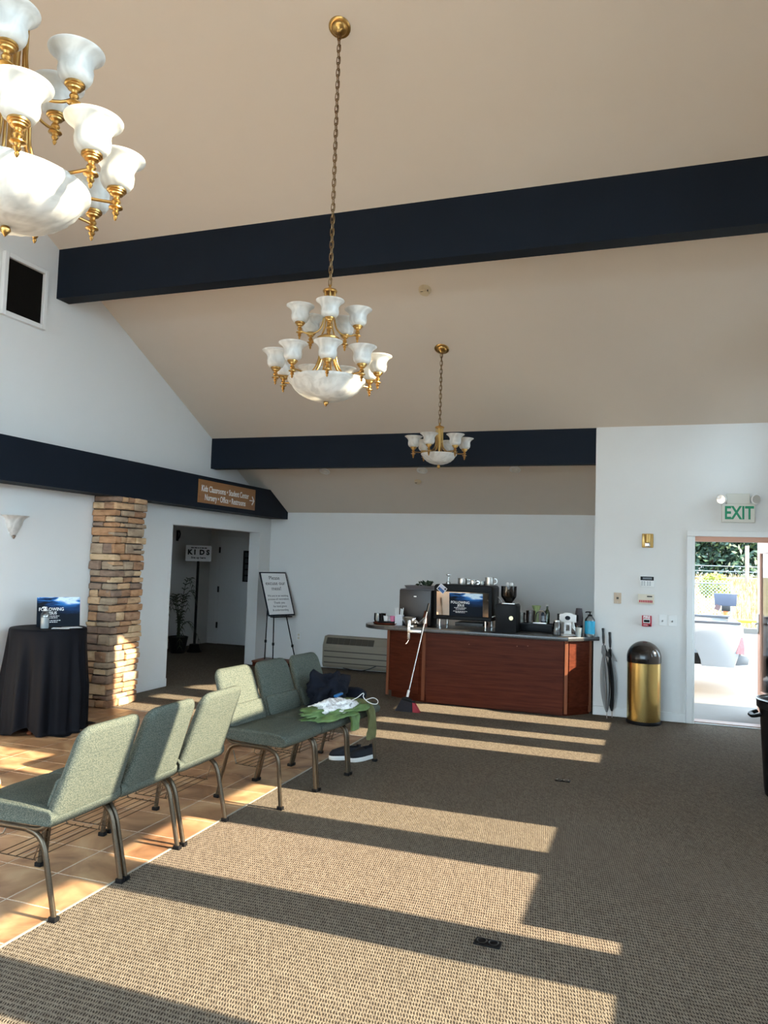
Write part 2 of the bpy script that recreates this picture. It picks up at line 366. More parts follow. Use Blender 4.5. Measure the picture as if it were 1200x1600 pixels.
# rear wall behind the camera, with three unseen windows added to let in sky fill
g = G(); zt = cz(YR)+.1; ops = [(-5.5,-3.5),(-3.3,-1.2),(-1.0,1.2)]
cur = XL-.18
for a,b in ops:
    g.box(cur,a,YR-.15,YR,0,zt); g.box(a,b,YR-.15,YR,0,.2); g.box(a,b,YR-.15,YR,4.1,zt); cur = b
g.box(cur,XR+.15,YR-.15,YR,0,zt); struct(g.obj('wall_rear', m_wall))
wn = [0]
def window(x0,x1,y0,y1,z0,z1l,z1r=None,axis='x'):
    """framed pane in a wall; axis = wall normal"""
    z1r = z1l if z1r is None else z1r; wn[0] += 1; t = .03
    w = struct(link('window_%d'%wn[0], None, None, (0,0,0)))
    g = G()
    if axis == 'x':
        xm = (x0+x1)/2
        for a,b in ((y0,y0+t),(y1-t,y1)):
            za = z1l+(z1r-z1l)*(a-y0)/(y1-y0); zb = z1l+(z1r-z1l)*(b-y0)/(y1-y0)
            g.prism([(a,z0),(b,z0),(b,zb),(a,za)],xm-.03,xm+.03)
        g.box(xm-.03,xm+.03,y0,y1,z0,z0+t); g.prism([(y0,z1l-t),(y1,z1r-t),(y1,z1r),(y0,z1l)],xm-.03,xm+.03)
        g.obj('window_frame', m_frame, w)
        G().prism([(y0,z0),(y1,z0),(y1,z1r),(y0,z1l)],xm-.004,xm+.004).obj('pane', m_glass, w)
    else:
        ym = (y0+y1)/2
        g.box(x0,x0+t,ym-.03,ym+.03,z0,z1l); g.box(x1-t,x1,ym-.03,ym+.03,z0,z1l); g.box(x0,x1,ym-.03,ym+.03,z0,z0+t); g.box(x0,x1,ym-.03,ym+.03,z1l-t,z1l)
        g.obj('window_frame', m_frame, w); G().box(x0,x1,ym-.004,ym+.004,z0,z1l).obj('pane', m_glass, w)
for a,b in ops: window(a,b,YR-.15,YR,.2,4.1,axis='y')
# right window wall: openings (y0, y1, sill)
OPEN = [(-2.6,-1.8,.79),(-1.5,-.3,.79),(0.1,1.0,.79),(1.35,2.22,.79),(2.47,3.22,.79),(3.52,3.63,.79),(3.63,4.24,1.01),(4.54,5.06,1.01),(6.79,7.16,.94),(7.47,7.77,.94),(8.19,8.83,.94)]
R0, R1, HEAD = 2.18, 2.60, 4.85
def rail_top(a): return 2.42 if a < 4.4 else 2.60
def heads(a,b): return (3.55,3.55) if a > 7.3 else (min(HEAD,cz(a)-.05), min(HEAD,cz(b)-.05))
g = G(); cur = YR
for (a,b,s) in OPEN:
    if a > cur+1e-6: g.prism(ytop(cur,a,0),XR,XR+.15)
    g.box(XR,XR+.15,a,b,0,s); g.box(XR,XR+.15,a,b,R0,rail_top(a))
    ta, tb = heads(a,b)
    g.prism([(a,ta),(b,tb),(b,cz(b)+.05),(a,cz(a)+.05)] if not a < RY < b else [(a,ta),(b,tb),(b,cz(b)+.05),(RY,RZ+.05),(a,cz(a)+.05)],XR,XR+.15)
    cur = b
g.prism(ytop(cur,YE+.15,0),XR,XR+.15); struct(g.obj('wall_right', m_wall))
for (a,b,s) in OPEN:
    if b-a < .2: continue
    c = 3.52 if abs(a-3.63) < .01 else a
    if c == a: window(XR+.05,XR+.15,a,b,s,R0)
    window(XR+.05,XR+.15,c,b,rail_top(a),*heads(c,b))
# hall beyond the opening
g = G(); g.box(-8.15,-8.0,6.6,12.85,0,2.6); g.box(-8.0,-5.93,12.7,12.85,0,2.6); g.box(-8.0,-5.93,6.6,6.75,0,2.6); g.box(-5.93,-5.78,11.0,12.85,0,2.6)
struct(g.obj('wall_hall', m_wall)); struct(G().box(-8.15,-5.9,6.6,12.85,2.5,2.6).obj('ceiling_hall', m_ceil))
# hall door
d = struct(link('door_2', None, None, (0,0,0)))
G().box(-7.75,-6.86,12.655,12.7,.01,2.01).obj('door_leaf', m_trim, d, bevel=.003)
g = G(); g.box(-7.83,-7.76,12.67,12.70,0,2.1); g.box(-6.85,-6.78,12.67,12.7,0,2.1); g.box(-7.83,-6.78,12.67,12.7,2.02,2.1); g.obj('door_casing', m_trim, d)
for z in (.35,1.02,1.76): G().box(-7.775,-7.745,12.64,12.66,z-.055,z+.055).obj('hinge', m_blackm, d)
# beams
struct(G().prism([(6.05,4.2),(6.225,4.2),(6.225,cz(6.225)+.02),(6.05,cz(6.05)+.02)],XL,XR,'x').obj('trim_2', m_navy))
struct(G().prism([(9.04,2.836),(9.175,2.836),(9.175,cz(9.175)+.02),(9.04,cz(9.04)+.02)],XL,-.64,'x').obj('trim_3', m_navy))
yc = RY+(RZ-2.662)/.4876
struct(G().prism([(YR,2.255),(YB,2.255),(YB,2.385),(yc,2.662),(YR,2.662)],XL,-5.461,'x').obj('trim_4', m_navy))
# baseboards
def base(name,*b): struct(G().box(*b).obj(name, m_trim, bevel=.004, seg=1))
base('baseboard_left', XL,XL+.014,7.27,OY0,0,.10); base('baseboard_left', XL,XL+.014,YR,6.73,0,.10); base('baseboard_left', XL,XL+.014,OY1,YB,0,.10)
base('baseboard_back', XL,-.64,YB-.014,YB,0,.10); base('baseboard_exit', -.64,.334,YE-.014,YE,0,.10); base('baseboard_hall', -8.0,-7.83,12.686,12.7,0,.10)
base('baseboard_hall', -8.0,-7.986,6.75,12.7,0,.1); base('baseboard_right', XR-.014,XR,YR,YE,0,.1)
# exit door: casing, jambs, threshold, and the leaf swung outwards
d = struct(link('door_1', None, None, (0,0,0)))
g = G(); g.box(.334,DX0,YE-.02,YE,0,2.022); g.box(DX1,DX1+.066,YE-.02,YE,0,2.022); g.box(.334,DX1+.066,YE-.02,YE,2.022,2.085); g.obj('door_casing', m_trim, d, bevel=.004, seg=1)
g = G(); g.box(DX0,DX0+.02,YE-.005,YE+.16,0,DZ); g.box(DX1-.02,DX1,YE-.005,YE+.16,0,DZ); g.obj('door_jamb', m_trim, d)
G().box(DX0+.02,DX1-.02,YE+.03,YE+.16,DZ-.06,DZ).obj('door_head', m_peach, d)
G().box(DX0+.02,DX1-.02,YE+.0,YE+.035,0,.012).obj('carpet_strip', m_steel, d)
G().box(DX0+.02,DX1-.02,YE+.035,YE+.2,-.02,.02).obj('threshold', MAT('brown_threshold',(.20,.095,.05),.5), d)
lf = struct(link('door_3', None, None, (DX1-.01,YE+.17,0), (0,0,radians(98))))
g = G(); W_ = .88
for b in ((0,.11,.02,2.0),(W_-.11,W_,.02,2.0)): g.box(b[0],b[1],-.022,.022,b[2],b[3])
g.obj('stile', m_peach, lf, bevel=.003, seg=1)
g = G(); g.box(.11,W_-.11,-.022,.022,.02,.27); g.box(.11,W_-.11,-.022,.022,1.87,2.0); g.obj('rail', m_peach, lf, bevel=.003, seg=1)
G().box(.11,W_-.11,-.005,.005,.27,1.87).obj('pane', m_glass, lf)
for sd in (-1,1):
    h = G().box(W_-.085,W_-.025,sd*.022 if sd>0 else -.035,.035 if sd>0 else -.022,.93,1.16).obj('lock_plate', m_steel, lf, bevel=.003)
    G().tube([(W_-.055,sd*.03,1.05),(W_-.055,sd*.085,1.05),(W_-.2,sd*.09,1.05)],.011,8).obj('lever', m_chrome, h, smooth=True)
G().tube([(.1,-.03,1.95),(.32,-.16,1.95)],.012,6).obj('closer_arm', m_blackm, lf)
G().box(.08,.30,-.075,-.022,1.9,1.97).obj('closer_body', m_steel, lf, bevel=.006)
# ---------------------------------------------------------------- chandeliers
_c = {}
def cached(key, fn):
    if key not in _c: _c[key] = fn()
    return _c[key]
def shade_mesh():
    p = [(.026,0),(.046,.006),(.056,.024),(.058,.045),(.056,.062),(.058,.076),(.068,.092),(.082,.104),(.093,.111),(.094,.115),(.090,.115),(.079,.106),(.064,.094),(.053,.078),(.051,.06),(.052,.04),(.05,.02),(.02,.006)]
    return G().lathe(p, 40, cap=False, rfun=lambda a,z: 1+.035*abs(sin(5*a))*max(0,1-abs(z-.045)/.05)).mesh('shade', m_alab, smooth=True, angle=60, recalc=False)
def cup_mesh():
    p = [(0,.005),(.031,.005),(.034,.001),(.034,-.006),(.029,-.008),(.029,-.012),(.024,-.015),(.023,-.020),(.013,-.026),(.0095,-.033),(.015,-.040),(.0165,-.046),(.013,-.052),(.0085,-.057),(.009,-.062),(.024,-.065),(.024,-.069),(.013,-.073),(.009,-.080),(.013,-.086),(.009,-.093),(.005,-.097),(.008,-.102),(.004,-.112),(0,-.115)]
    return G().lathe(p, 20).mesh('candle_cup', m_brass, smooth=True, angle=32)
def bowl_mesh(R, D):
    o = [(0,0),(.12,.015),(.3,.06),(.5,.16),(.68,.32),(.82,.54),(.9,.72),(.93,.80),(.98,.86),(1.0,.93),(1.0,1.0),(.985,1.0),(.96,.93),(.9,.82),(.8,.58),(.66,.36),(.48,.2),(.28,.09),(0,.03)]
    return G().lathe([(r*R,z*D) for r,z in o], 128, cap=False, rfun=lambda a,z: 1+.022*sin(22*a+9*z/D)*(1 if .1*D<z<.7*D else 0)).mesh('bowl', m_alab, smooth=True, angle=60, recalc=False)
def finial_mesh():
    p = [(0,.03),(.026,.028),(.03,.02),(.016,.012),(.01,.002),(.016,-.008),(.018,-.018),(.010,-.028),(.004,-.036),(0,-.04)]
    return G().lathe(p,18).mesh('finial', m_brass, smooth=True, angle=50)
def chain_mesh(n, pitch=.044):
    g = G()
    for i in range(n):
        L_, w = .030, .0135; pts = []
        for k in range(12):
            a = 2*pi*k/12; x = w*cos(a); z = (L_-w)*(1 if sin(a)>0 else -1)*(abs(sin(a))>.01) + w*sin(a)
            pts.append((x,0,z+i*pitch) if i%2==0 else (0,x,z+i*pitch))
        g.tube(pts,.0034,5,closed=True)
    return g.mesh('chain', m_chain, smooth=True)
def arm_part(root, key, path, r_end, zbase, ang, tube_r):
    me = cached(key, lambda: G().tube(bez(path,7), tube_r, 8).mesh('arm', m_brass, smooth=True, angle=60))
    a = link('arm', me, root, (0,0,0), (0,0,ang))
    link('candle_cup', cached('cup', cup_mesh), a, (r_end,0,zbase)); link('shade', cached('shade', shade_mesh), a, (r_end,0,zbase))
def chandelier(loc, label, two=True, a0=0.0, a1=0.0):
    x,y,z = loc; t = thing('chandelier', label, 'chandelier', loc, 0, 'chandeliers along the vaulted ceiling')
    k = 'A' if two else 'B'
    if two:
        for i in range(5):
            arm_part(t, 'up', [(.034,0,.80),(.034,0,.70),(.036,0,.62),(.055,0,.54),(.10,0,.495),(.16,0,.485),(.203,0,.497)], .205, .55, a0+2*pi*i/5, .0058)
        for i in range(9):
            arm_part(t, 'lo', [(.055,0,.47),(.055,0,.40),(.06,0,.33),(.085,0,.26),(.14,0,.205),(.22,0,.188),(.345,0,.187)], .348, .236, a1+2*pi*i/9, .0058)
        link('top_cap', cached('tc', lambda: G().lathe([(0,.845),(.008,.845),(.01,.825),(.02,.818),(.045,.81),(.05,.80),(.046,.792),(0,.792)],24).mesh('top_cap', m_brass, smooth=True, angle=40)), t)
        link('collar', cached('mc', lambda: G().lathe([(0,.50),(.02,.498),(.06,.486),(.078,.474),(.078,.462),(.05,.458),(0,.458)],28).mesh('collar', m_brass, smooth=True, angle=40)), t)
        link('stem', cached('st', lambda: G().lathe([(.013,.04),(.013,.79)],14).mesh('stem', m_brass, smooth=True)), t)
        link('bowl', cached('bw', lambda: bowl_mesh(.265,.15)), t, (0,0,.035)); link('finial', cached('fi', finial_mesh), t, (0,0,.04)); ztop = .845
    else:
        for i in range(6):
            arm_part(t, 'sm', [(.034,0,.44),(.034,0,.33),(.038,0,.26),(.06,0,.21),(.11,0,.178),(.18,0,.17),(.268,0,.17)], .27, .22, a1+2*pi*i/6, .0055)
        link('top_cap', cached('tc3', lambda: G().lathe([(0,.49),(.008,.49),(.01,.465),(.02,.458),(.045,.448),(.05,.438),(.046,.43),(0,.43)],24).mesh('top_cap', m_brass, smooth=True, angle=40)), t)
        link('stem', cached('st3', lambda: G().lathe([(.012,.04),(.012,.43)],14).mesh('stem', m_brass, smooth=True)), t)
        link('bowl', cached('bw3', lambda: bowl_mesh(.188,.115)), t, (0,0,.045)); link('finial', cached('fi', finial_mesh), t, (0,0,.04)); ztop = .49
    zc = cz(y)-z; n = int((zc-.03-ztop)/.044)+1
    G().tube([(.004,0,ztop),(.004,.002,zc-.02)],.003,5).obj('cord', m_chain, t)
    link('chain', chain_mesh(n), t, (0,0,ztop+.02))
    sl = 0 if abs(y-RY) < .15 else -math.atan(.4876)
    link('canopy', cached('cn', lambda: G().lathe([(.078,.004),(.078,-.004),(.07,-.012),(.058,-.014),(.054,-.022),(.04,-.032),(.024,-.036),(.012,-.05),(.006,-.055),(0,-.056)],32).mesh('canopy', m_brass, smooth=True, angle=40)), t, (0,0,zc), (sl,0,0))
    return t
CA = math.atan2(-4.7,2.11)   # towards the camera
chandelier((-2.11,4.70,2.675), 'two-tier brass chandelier hanging on a long chain in front of the big navy beam', True, CA+.02, CA)
chandelier((-2.09,1.95,2.70), 'two-tier brass chandelier cut off by the top left corner of the picture, nearest of three', True, -.89, -.70)
chandelier((-2.14,7.70,2.624), 'small single-tier brass chandelier hanging in front of the far navy beam, farthest of three', False, 0, CA+.5)

# ---------------------------------------------------------------- stone column
colm = thing('stone_column', 'stacked ledge-stone column under the navy beam beside the black table', 'column', (0,0,0))
CX0, CX1, CY0, CY1, CZT = XL, -5.455, 6.775, 7.235, 2.255
G().box(CX0,CX1,CY0,CY1,0,CZT).obj('mortar_core', m_mortar, colm)
def stone(x0,x1,y0,y1,z0,z1,rnd):
    j = lambda s: rnd.uniform(-s,s)*1.25
    g = G(); g.box(x0,x1,y0,y1,z0,z1)
    g.v = [(v[0]+j(.006),v[1]+j(.006),v[2]+j(.005)) for v in g.v]
    m = rnd.choice(m_stones)
    g.obj('stone', m, colm, bevel=rnd.uniform(.010,.017), seg=2, angle=60)
rs = random.Random(11); z = 0.0; row = 0
while z < CZT-.03:
    h = rs.choice([.052,.065,.074,.08,.088,.10,.115]); 
    if CZT-z-h < .04: h = CZT-z
    g_ = .0045; z0, z1 = z+g_, min(z+h-g_, CZT-.002); pr = lambda: rs.uniform(.012,.045)
    wrap = row % 2
    # front (-Y) face: CX0..CX1 ; side (+X) face: CY0..CY1
    xs_ = [CX0+.004]; split = rs.uniform(.35,.65)*(CX1-CX0)
    px, py = pr(), pr()
    if rs.random() < .75: xs_.append(CX0+split)
    xs_.append(CX1+(px if wrap else -.002))
    for a,b in zip(xs_,xs_[1:]): stone(a+.003,b-.003,CY0-(py if b==xs_[-1] else pr()),CY0+.07,z0,z1,rs)
    n = rs.choice([2,2,3]); cuts = sorted(CY0+(CY1-CY0)*(i+rs.uniform(-.18,.18))/n for i in range(1,n))
    ye = CY1+pr()*.8
    st = [CY0+.075 if wrap else CY0-py]+cuts+[ye]
    for i,(a,b) in enumerate(zip(st,st[1:])):
        if b-a < .05: continue
        p = px if (i==0 and not wrap) else pr()
        if h > .085 and rs.random() < .35:
            zm = z0+(z1-z0)*rs.uniform(.4,.6); stone(CX1-.07,CX1+p,a+.003,b-.003,z0,zm-.003,rs); stone(CX1-.07,CX1+pr(),a+.003,b-.003,zm+.003,z1,rs)
        else: stone(CX1-.07,CX1+p,a+.003,b-.003,z0,z1,rs)
    z += h; row += 1

# ---------------------------------------------------------------- chairs
def rail(path, r=.0115, r2=.0145): return G().tube(path, r, 10, r2=r2, ref=(1,0,0))
def seat_mesh():
    pr = [(-.215,.40),(-.23,.42),(-.23,.455),(-.21,.478),(-.05,.486),(.12,.487),(.235,.478),(.272,.46),(.284,.435),(.276,.408),(.25,.393),(0,.392)]
    g = G(); rings = []
    for x,s in ((-.236,.55),(-.239,.72),(-.236,.86),(-.225,.96),(-.19,1.0),(0,1.05),(.19,1.0),(.225,.96),(.236,.86),(.239,.72),(.236,.55)):
        rings.append([(x,.025+(p[0]-.025)*(1 if s>=1 else .9+.1*s),.438+(p[1]-.438)*s) for p in pr])
    return g.loft(rings).mesh('seat', m_fab, smooth=True, angle=55)
def back_outline(zb, zt, wb, wt, r, n=6):
    pts = []
    cs = [(wb-.03,zb+.03,.03,-pi/2),(wt-r,zt-r,r,0),(-wt+r,zt-r,r,pi/2),(-wb+.03,zb+.03,.03,pi)]
    for cx,cy,rr,a0 in cs:
        for k in range(n+1):
            a = a0+pi/2*k/n; pts.append((cx+rr*cos(a),cy+rr*sin(a)))
    return pts
def back_mesh(zb,zt,wb,wt,r,thick,off,ins=.02):
    c = ((zb+zt)/2); rings = []
    for s,t in ((.4,-.56),(.86,-.52),(.955,-.42),(1,-.2),(1,.15),(.955,.40),(.86,.5),(.4,.56)):
        ring = []
        for (x,z) in back_outline(zb,zt,wb,wt,r):
            x2 = x*(1-(1-s)*.9); z2 = c+(z-c)*s
            y = -.205-(z2-.46)*.35+off+t*thick
            ring.append((x2,y,z2))
        rings.append(ring)
    return G().loft(rings).mesh('backrest', m_fab, smooth=True, angle=60)
def chair(loc, rotz, label, group):
    t = thing('stacking_chair', label, 'chair', loc, rotz, group)
    link('seat', cached('seat', seat_mesh), t)
    link('backrest', cached('back', lambda: back_mesh(.395,.85,.230,.206,.06,.058,0)), t)
    link('lumbar_cushion', cached('lumb', lambda: back_mesh(.475,.612,.218,.212,.02,.03,.034)), t)
    for s in (-1,1):
        lf = link('leg', cached('lf%d'%s, lambda: rail(bez([(s*.225,.25,.012),(s*.227,.232,.2),(s*.228,.222,.30),(s*.228,.195,.355),(s*.228,.13,.378)],5)).mesh('leg', m_bronze, smooth=True, angle=60)), t)
        lr = link('leg', cached('lr%d'%s, lambda: rail(bez([(s*.225,-.26,.012),(s*.227,-.215,.2),(s*.228,-.185,.31),(s*.228,-.145,.36),(s*.228,-.08,.38)],5)).mesh('leg', m_bronze, smooth=True, angle=60)), t)
        for p,yy in ((lf,.25),(lr,-.26)):
            link('glide', cached('glide', lambda: G().box(-.016,.016,-.02,.02,0,.022).mesh('glide', m_black, bevel=.004)), p, (s*.225,yy,0))
        link('seat_rail', cached('sr%d'%s, lambda: rail([(s*.228,.14,.378),(s*.228,-.09,.38)]).mesh('seat_rail', m_bronze, smooth=True)), t)
        link('back_upright', cached('bu%d'%s, lambda: rail(bez([(s*.228,-.08,.382),(s*.228,-.15,.386),(s*.226,-.19,.405),(s*.22,-.205,.44),(s*.20,-.21,.50)],5),.010,.012).mesh('back_upright', m_bronze, smooth=True, angle=60)), t)
        link('gang_hook', cached('gh%d'%s, lambda: G().tube([(s*.23,.09,.372),(s*.243,.085,.345),(s*.243,.06,.335),(s*.243,.04,.345),(s*.23,.035,.372)],.0035,6).mesh('gang_hook', m_bronze, smooth=True)), t)
    def rack():
        g = G()
        g.tube([(-.215,-.15,.33),(-.215,-.12,.245)],.003,6); g.tube([(.215,-.15,.33),(.215,-.12,.245)],.003,6); g.tube([(-.215,.12,.38),(-.215,.08,.245)],.003,6); g.tube([(.215,.12,.38),(.215,.08,.245)],.003,6)
        for i in range(5):
            y = -.12+.05*i; g.tube([(-.225,y,.245),(.225,y,.245)],.0022,6)
        for x in (-.215,.215): g.tube([(x,-.13,.242),(x,.09,.242)],.0025,6)
        return g.mesh('book_rack', m_bronze, smooth=True)
    link('book_rack', cached('rack', rack), t)
    return t
gA = 'chairs seen from behind on the tiles'; gB = 'chairs facing the windows'
chair((-2.76,3.06,0), pi/2, 'sage green fabric chair seen from behind, nearest to the camera at the left edge', gA)
chair((-2.76,3.545,0), pi/2, 'sage green chair seen from behind, middle of its row, half shaded backrest', gA)
chair((-2.76,4.05,0), pi/2, 'sage green chair seen from behind, far end of its row of three', gA)
rB = radians(-95.7)
chair((-2.518,4.865,0), rB, 'sage green chair facing right with fully sunlit backrest and empty seat', gB)
chair((-2.470,5.347,0), rB, 'sage green chair facing right, middle of its row, backrest half sunlit', gB)
chair((-2.422,5.829,0), rB, 'sage green chair facing right with clothes piled on its seat', gB)
# ---------------------------------------------------------------- clothes and shoes by the chairs
def crumple(name, c, s, mat, seed, amp=.35, freq=3.0, flat=None, rot=0, sub=4, label='', cat='', tilt=0):
    bm = bmesh.new(); bmesh.ops.create_icosphere(bm, subdivisions=sub, radius=1)
    off = Vector((seed*3.1, seed*1.7, seed*.9)); R_ = Matrix.Rotation(rot,3,'Z')
    for v in bm.verts:
        p = v.co.copy(); n1 = mnoise.noise(p*freq*.5+off); n2 = abs(mnoise.noise(p*freq+off*2)); n3 = mnoise.noise(p*freq*2.3+off)
        q = p*(1+amp*(n1*.9-n2*.9+.18)+amp*.25*n3)
        q = R_ @ Vector((q.x*s[0],q.y*s[1],q.z*s[2]))
        if flat is not None and q.z < flat: q.z = flat+.002*n3
        v.co = q
    me = bpy.data.meshes.new(name); bm.to_mesh(me); bm.free(); me.materials.append(mat)
    me.polygons.foreach_set('use_smooth',[True]*len(me.polygons))
    return tag(link(name, me, None, c), label, cat)
def drape(name, path, width, mat, label, cat, seed=0, wdir=(0,1,0), folds=3, amp=.012, thick=.006, n=14, taper=None):
    """strip of cloth following a path of points, with lengthwise folds"""
    P = bez(path,6); g = G(); w = Vector(wdir).normalized(); m = len(P); rows = []
    for i,p in enumerate(P):
        t = (P[min(i+1,m-1)]-P[max(i-1,0)]).normalized(); nn = w.cross(t).normalized()
        ww = width*(taper(i/(m-1)) if taper else 1)
        rows.append([(p + w*(ww*(k/(n-1)-.5)) + nn*(amp*sin(folds*2*pi*k/(n-1)+seed+i*.25)+.006*mnoise.noise(Vector((k*.5,i*.4,seed)))) , nn) for k in range(n)])
    rings = [[a for a,b in r]+[a-b*thick for a,b in r[::-1]] for r in rows]
    g.loft(rings); o = g.obj(name, mat, None, smooth=True, angle=60); return tag(o, label, cat) if label else o
m_navyc = MAT('navy_fleece', (.006,.0075,.014), .9, var=.3, scale=20, bump=.2, bscale=300, spec=.2)
m_camo = ramp_noise_mat('grey_white_print', [(.10,.09,.09),(.75,.74,.75),(.85,.85,.86),(.45,.42,.42),(.8,.8,.82)], 26, (1,1,1), .85, 2, 0, .1)
m_leaf = MAT('leaf_green_nylon', (.11,.19,.06), .6, var=.35, scale=18)
m_olive = MAT('olive_knit', (.12,.125,.05), .85, var=.2, scale=20, bump=.2, bscale=250)
SZ = .486
crumple('navy_jacket', (-2.47,5.74,SZ+.085), (.15,.21,.16), m_navyc, 3, .6, 3.6, -.085, .1, label='crumpled navy jacket heaped against a green backrest', cat='jacket')
crumple('navy_sleeve', (-2.36,6.02,SZ+.045), (.10,.09,.06), m_navyc, 9, .3, 2.2, -.045, .3, sub=3, label='small dark navy bundle at the far end of the chair seats', cat='clothing')
crumple('printed_shirt', (-2.26,5.38,SZ+.05), (.105,.185,.06), m_camo, 5, .55, 3.6, -.03, -.25, label='white and grey printed shirt lying crumpled on the chair seats', cat='shirt')
gr = crumple('green_jacket', (-2.27,5.40,SZ+.018), (.16,.33,.055), m_leaf, 14, .7, 4.2, -.018, -.15, label='leaf green jacket spread under the printed shirt', cat='jacket')
o = drape('front_flap', [(-2.24,5.46,SZ+.03),(-2.16,5.45,SZ+.025),(-2.118,5.445,SZ-.03),(-2.11,5.44,SZ-.115)], .19, m_leaf, None, None, 2, (0.1,1,0), 3, .012, taper=lambda t: 1-.55*t)
o.parent = gr; o.matrix_parent_inverse = Matrix.Translation(gr.location).inverted()
ol = drape('olive_sweater', [(-2.34,5.72,SZ+.035),(-2.22,5.72,SZ+.04),(-2.125,5.73,SZ+.02),(-2.085,5.735,SZ-.05),(-2.08,5.735,SZ-.16),(-2.085,5.73,SZ-.235)], .15, m_olive, 'olive sweater hanging over the front edge of a green seat', 'sweater', 1, (.1,1,0), 2.5, .014, taper=lambda t: 1-.25*t)
h = G().tube(bez([(-2.20,5.43,SZ+.075),(-2.15,5.56,SZ+.10),(-2.13,5.63,SZ+.125),(-2.125,5.655,SZ+.12),(-2.125,5.645,SZ+.10),(-2.10,5.64,SZ+.075),(-2.06,5.66,SZ+.05),(-2.03,5.70,SZ+.045),(-2.04,5.74,SZ+.065),(-2.08,5.74,SZ+.08),(-2.12,5.68,SZ+.07)],5),.003,7).obj('coat_hanger', m_white, smooth=True)
tag(h, 'thin white plastic coat hanger on the green jacket', 'hanger')
b = G().box(-.012,.012,-.045,.045,-.008,.008).obj('phone_case', MAT('bright_blue_plastic',(.02,.13,.35),.35), bevel=.004); b.location = (-2.27,5.49,SZ+.125); b.rotation_euler = (.15,.1,-.25)
tag(b, 'small blue plastic case lying on the printed shirt', 'case')
m_shoe = MAT('navy_canvas', (.008,.010,.017), .85, var=.2, scale=60, bump=.15, bscale=500)
def shoe(loc, rotz, label):
    t = thing('slip_on_shoe', label, 'shoe', loc, rotz, 'pair of slip-on shoes under the chairs')
    def out(y, k=1.0):  # half width along shoe length (-.13 heel .. .14 toe)
        u = (y+.13)/.27; return k*(.032+.012*sin(pi*min(1,u*1.05))+.008*sin(pi*max(0,(u-.4)/.6)))*(sqrt(max(0.0,1-max(0,(u-.86)/.14)**2)) if u>.86 else (sqrt(max(0,1-max(0,(.1-u)/.1)**2)) if u<.1 else 1))
    ys = [-.13+.27*i/18 for i in range(19)]
    def sole():
        L_ = [(max(out(y),.004),y) for y in ys]; ring = L_+[(-x,y) for x,y in L_[::-1]]
        return G().loft([[(x,y,.001) for x,y in ring],[(x*1.04,y*1.01,.006) for x,y in ring],[(x*1.04,y*1.01,.032) for x,y in ring],[(x*.97,y*.98,.036) for x,y in ring]]).mesh('sole', m_white, smooth=True, angle=50)
    link('sole', cached('sole', sole), t)
    def upper():
        rings = []
        for i,y in enumerate(ys):
            u = i/18; hgt = .088 if u < .35 else .088-.046*((u-.35)/.65)**1.1
            if u > .9: hgt -= .022*((u-.9)/.1)
            w = max(out(y,.98),.004); r = []
            for k in range(13):
                a = pi*k/12; e = .62
                r.append((w*math.copysign(abs(cos(a))**e,cos(a)), y, .026+hgt*abs(sin(a))**e*(.98)))
            rings.append(r)
        g = G(); vs = [p for r in rings for p in r]; fs = []
        for i in range(18):
            for k in range(12):
                u = i/18
                if .06 < u < .48 and 3 <= k <= 8: continue
                fs.append((i*13+k,i*13+k+1,(i+1)*13+k+1,(i+1)*13+k))
        g.add(vs,fs); return g.mesh('upper', m_shoe, smooth=True, angle=70)
    link('upper', cached('upper', upper), t)
    link('insole', cached('insole', lambda: G().prism([(x*.9,y) for x,y in ([(max(out(y),.004),y) for y in ys]+[(-max(out(y),.004),y) for y in ys[::-1]])],.031,.036,'z').mesh('insole', MAT('grey_insole',(.22,.2,.2),.8))), t)
shoe((-2.40,6.0,0), radians(128), 'navy slip-on shoe with white sole, left of the pair under the chairs')
shoe((-2.265,6.04,0), radians(155), 'navy slip-on shoe with white sole, right of the pair under the chairs')

# ---------------------------------------------------------------- bistro table with black cloth
TX, TY, TR, TZ = -5.33, 5.76, .33, .925
t = thing('bistro_table', 'round high table hidden under the black cloth by the left wall', 'table', (TX,TY,0))
G().lathe([(0,0),(TR-.01,0),(TR,.008),(TR,.02),(TR-.01,.026),(0,.026)],40,(0,0,TZ-.03)).obj('table_top', m_woodl, t, smooth=True)
G().lathe([(.03,.05),(.03,TZ-.03)],16).obj('pedestal', m_blackm, t, smooth=True)
for k in range(4):
    a = k*pi/2+.35; G().prism([(0,.02),(.28,.0),(.30,.02),(.06,.09),(0,.09)],-.02,.02,'y').obj('foot', m_woodl, t, bevel=.004).rotation_euler = (0,0,a)
A_ = 1.36; g = G(); n = 144; rings = []; rc = random.Random(4)
ph = [rc.uniform(0,6.28) for _ in range(4)]; rot0 = .32
for i in range(34):
    ring = []
    for k in range(n):
        a = 2*pi*k/n; c_ = max(abs(cos(a-rot0)),abs(sin(a-rot0))); Lh = A_/c_ - TR   # hanging length
        Lh *= .90+.07*sin(2*a+1)
        if i < 6: r = TR*i/5; z = TZ+.003; 
        else:
            s = (i-5)/28*Lh; r0 = TR+.006; drop = min(s, TZ-.004); extra = s-drop
            f = min(1,s/.55); fold = (.55*sin(13*a+ph[0]+.8*sin(3*a))+.3*sin(21*a+ph[1])+.25*sin(8*a+ph[2]))
            r = r0 + .012*f + .02*f*s*1.0 + .048*f*fold + extra*.22
            z = TZ-drop + (0 if extra < .001 else .004*abs(sin(9*a)))
            if i == 6: r = TR+.007; z = TZ-.012
        ring.append((max(r*cos(a),XL-TX+.018),r*sin(a),max(z,.004)))
    rings.append(ring)
g.loft(rings, cap=False); o = g.obj('tablecloth', m_cloth, smooth=True, angle=80, recalc=True); o.location = (TX,TY,0)
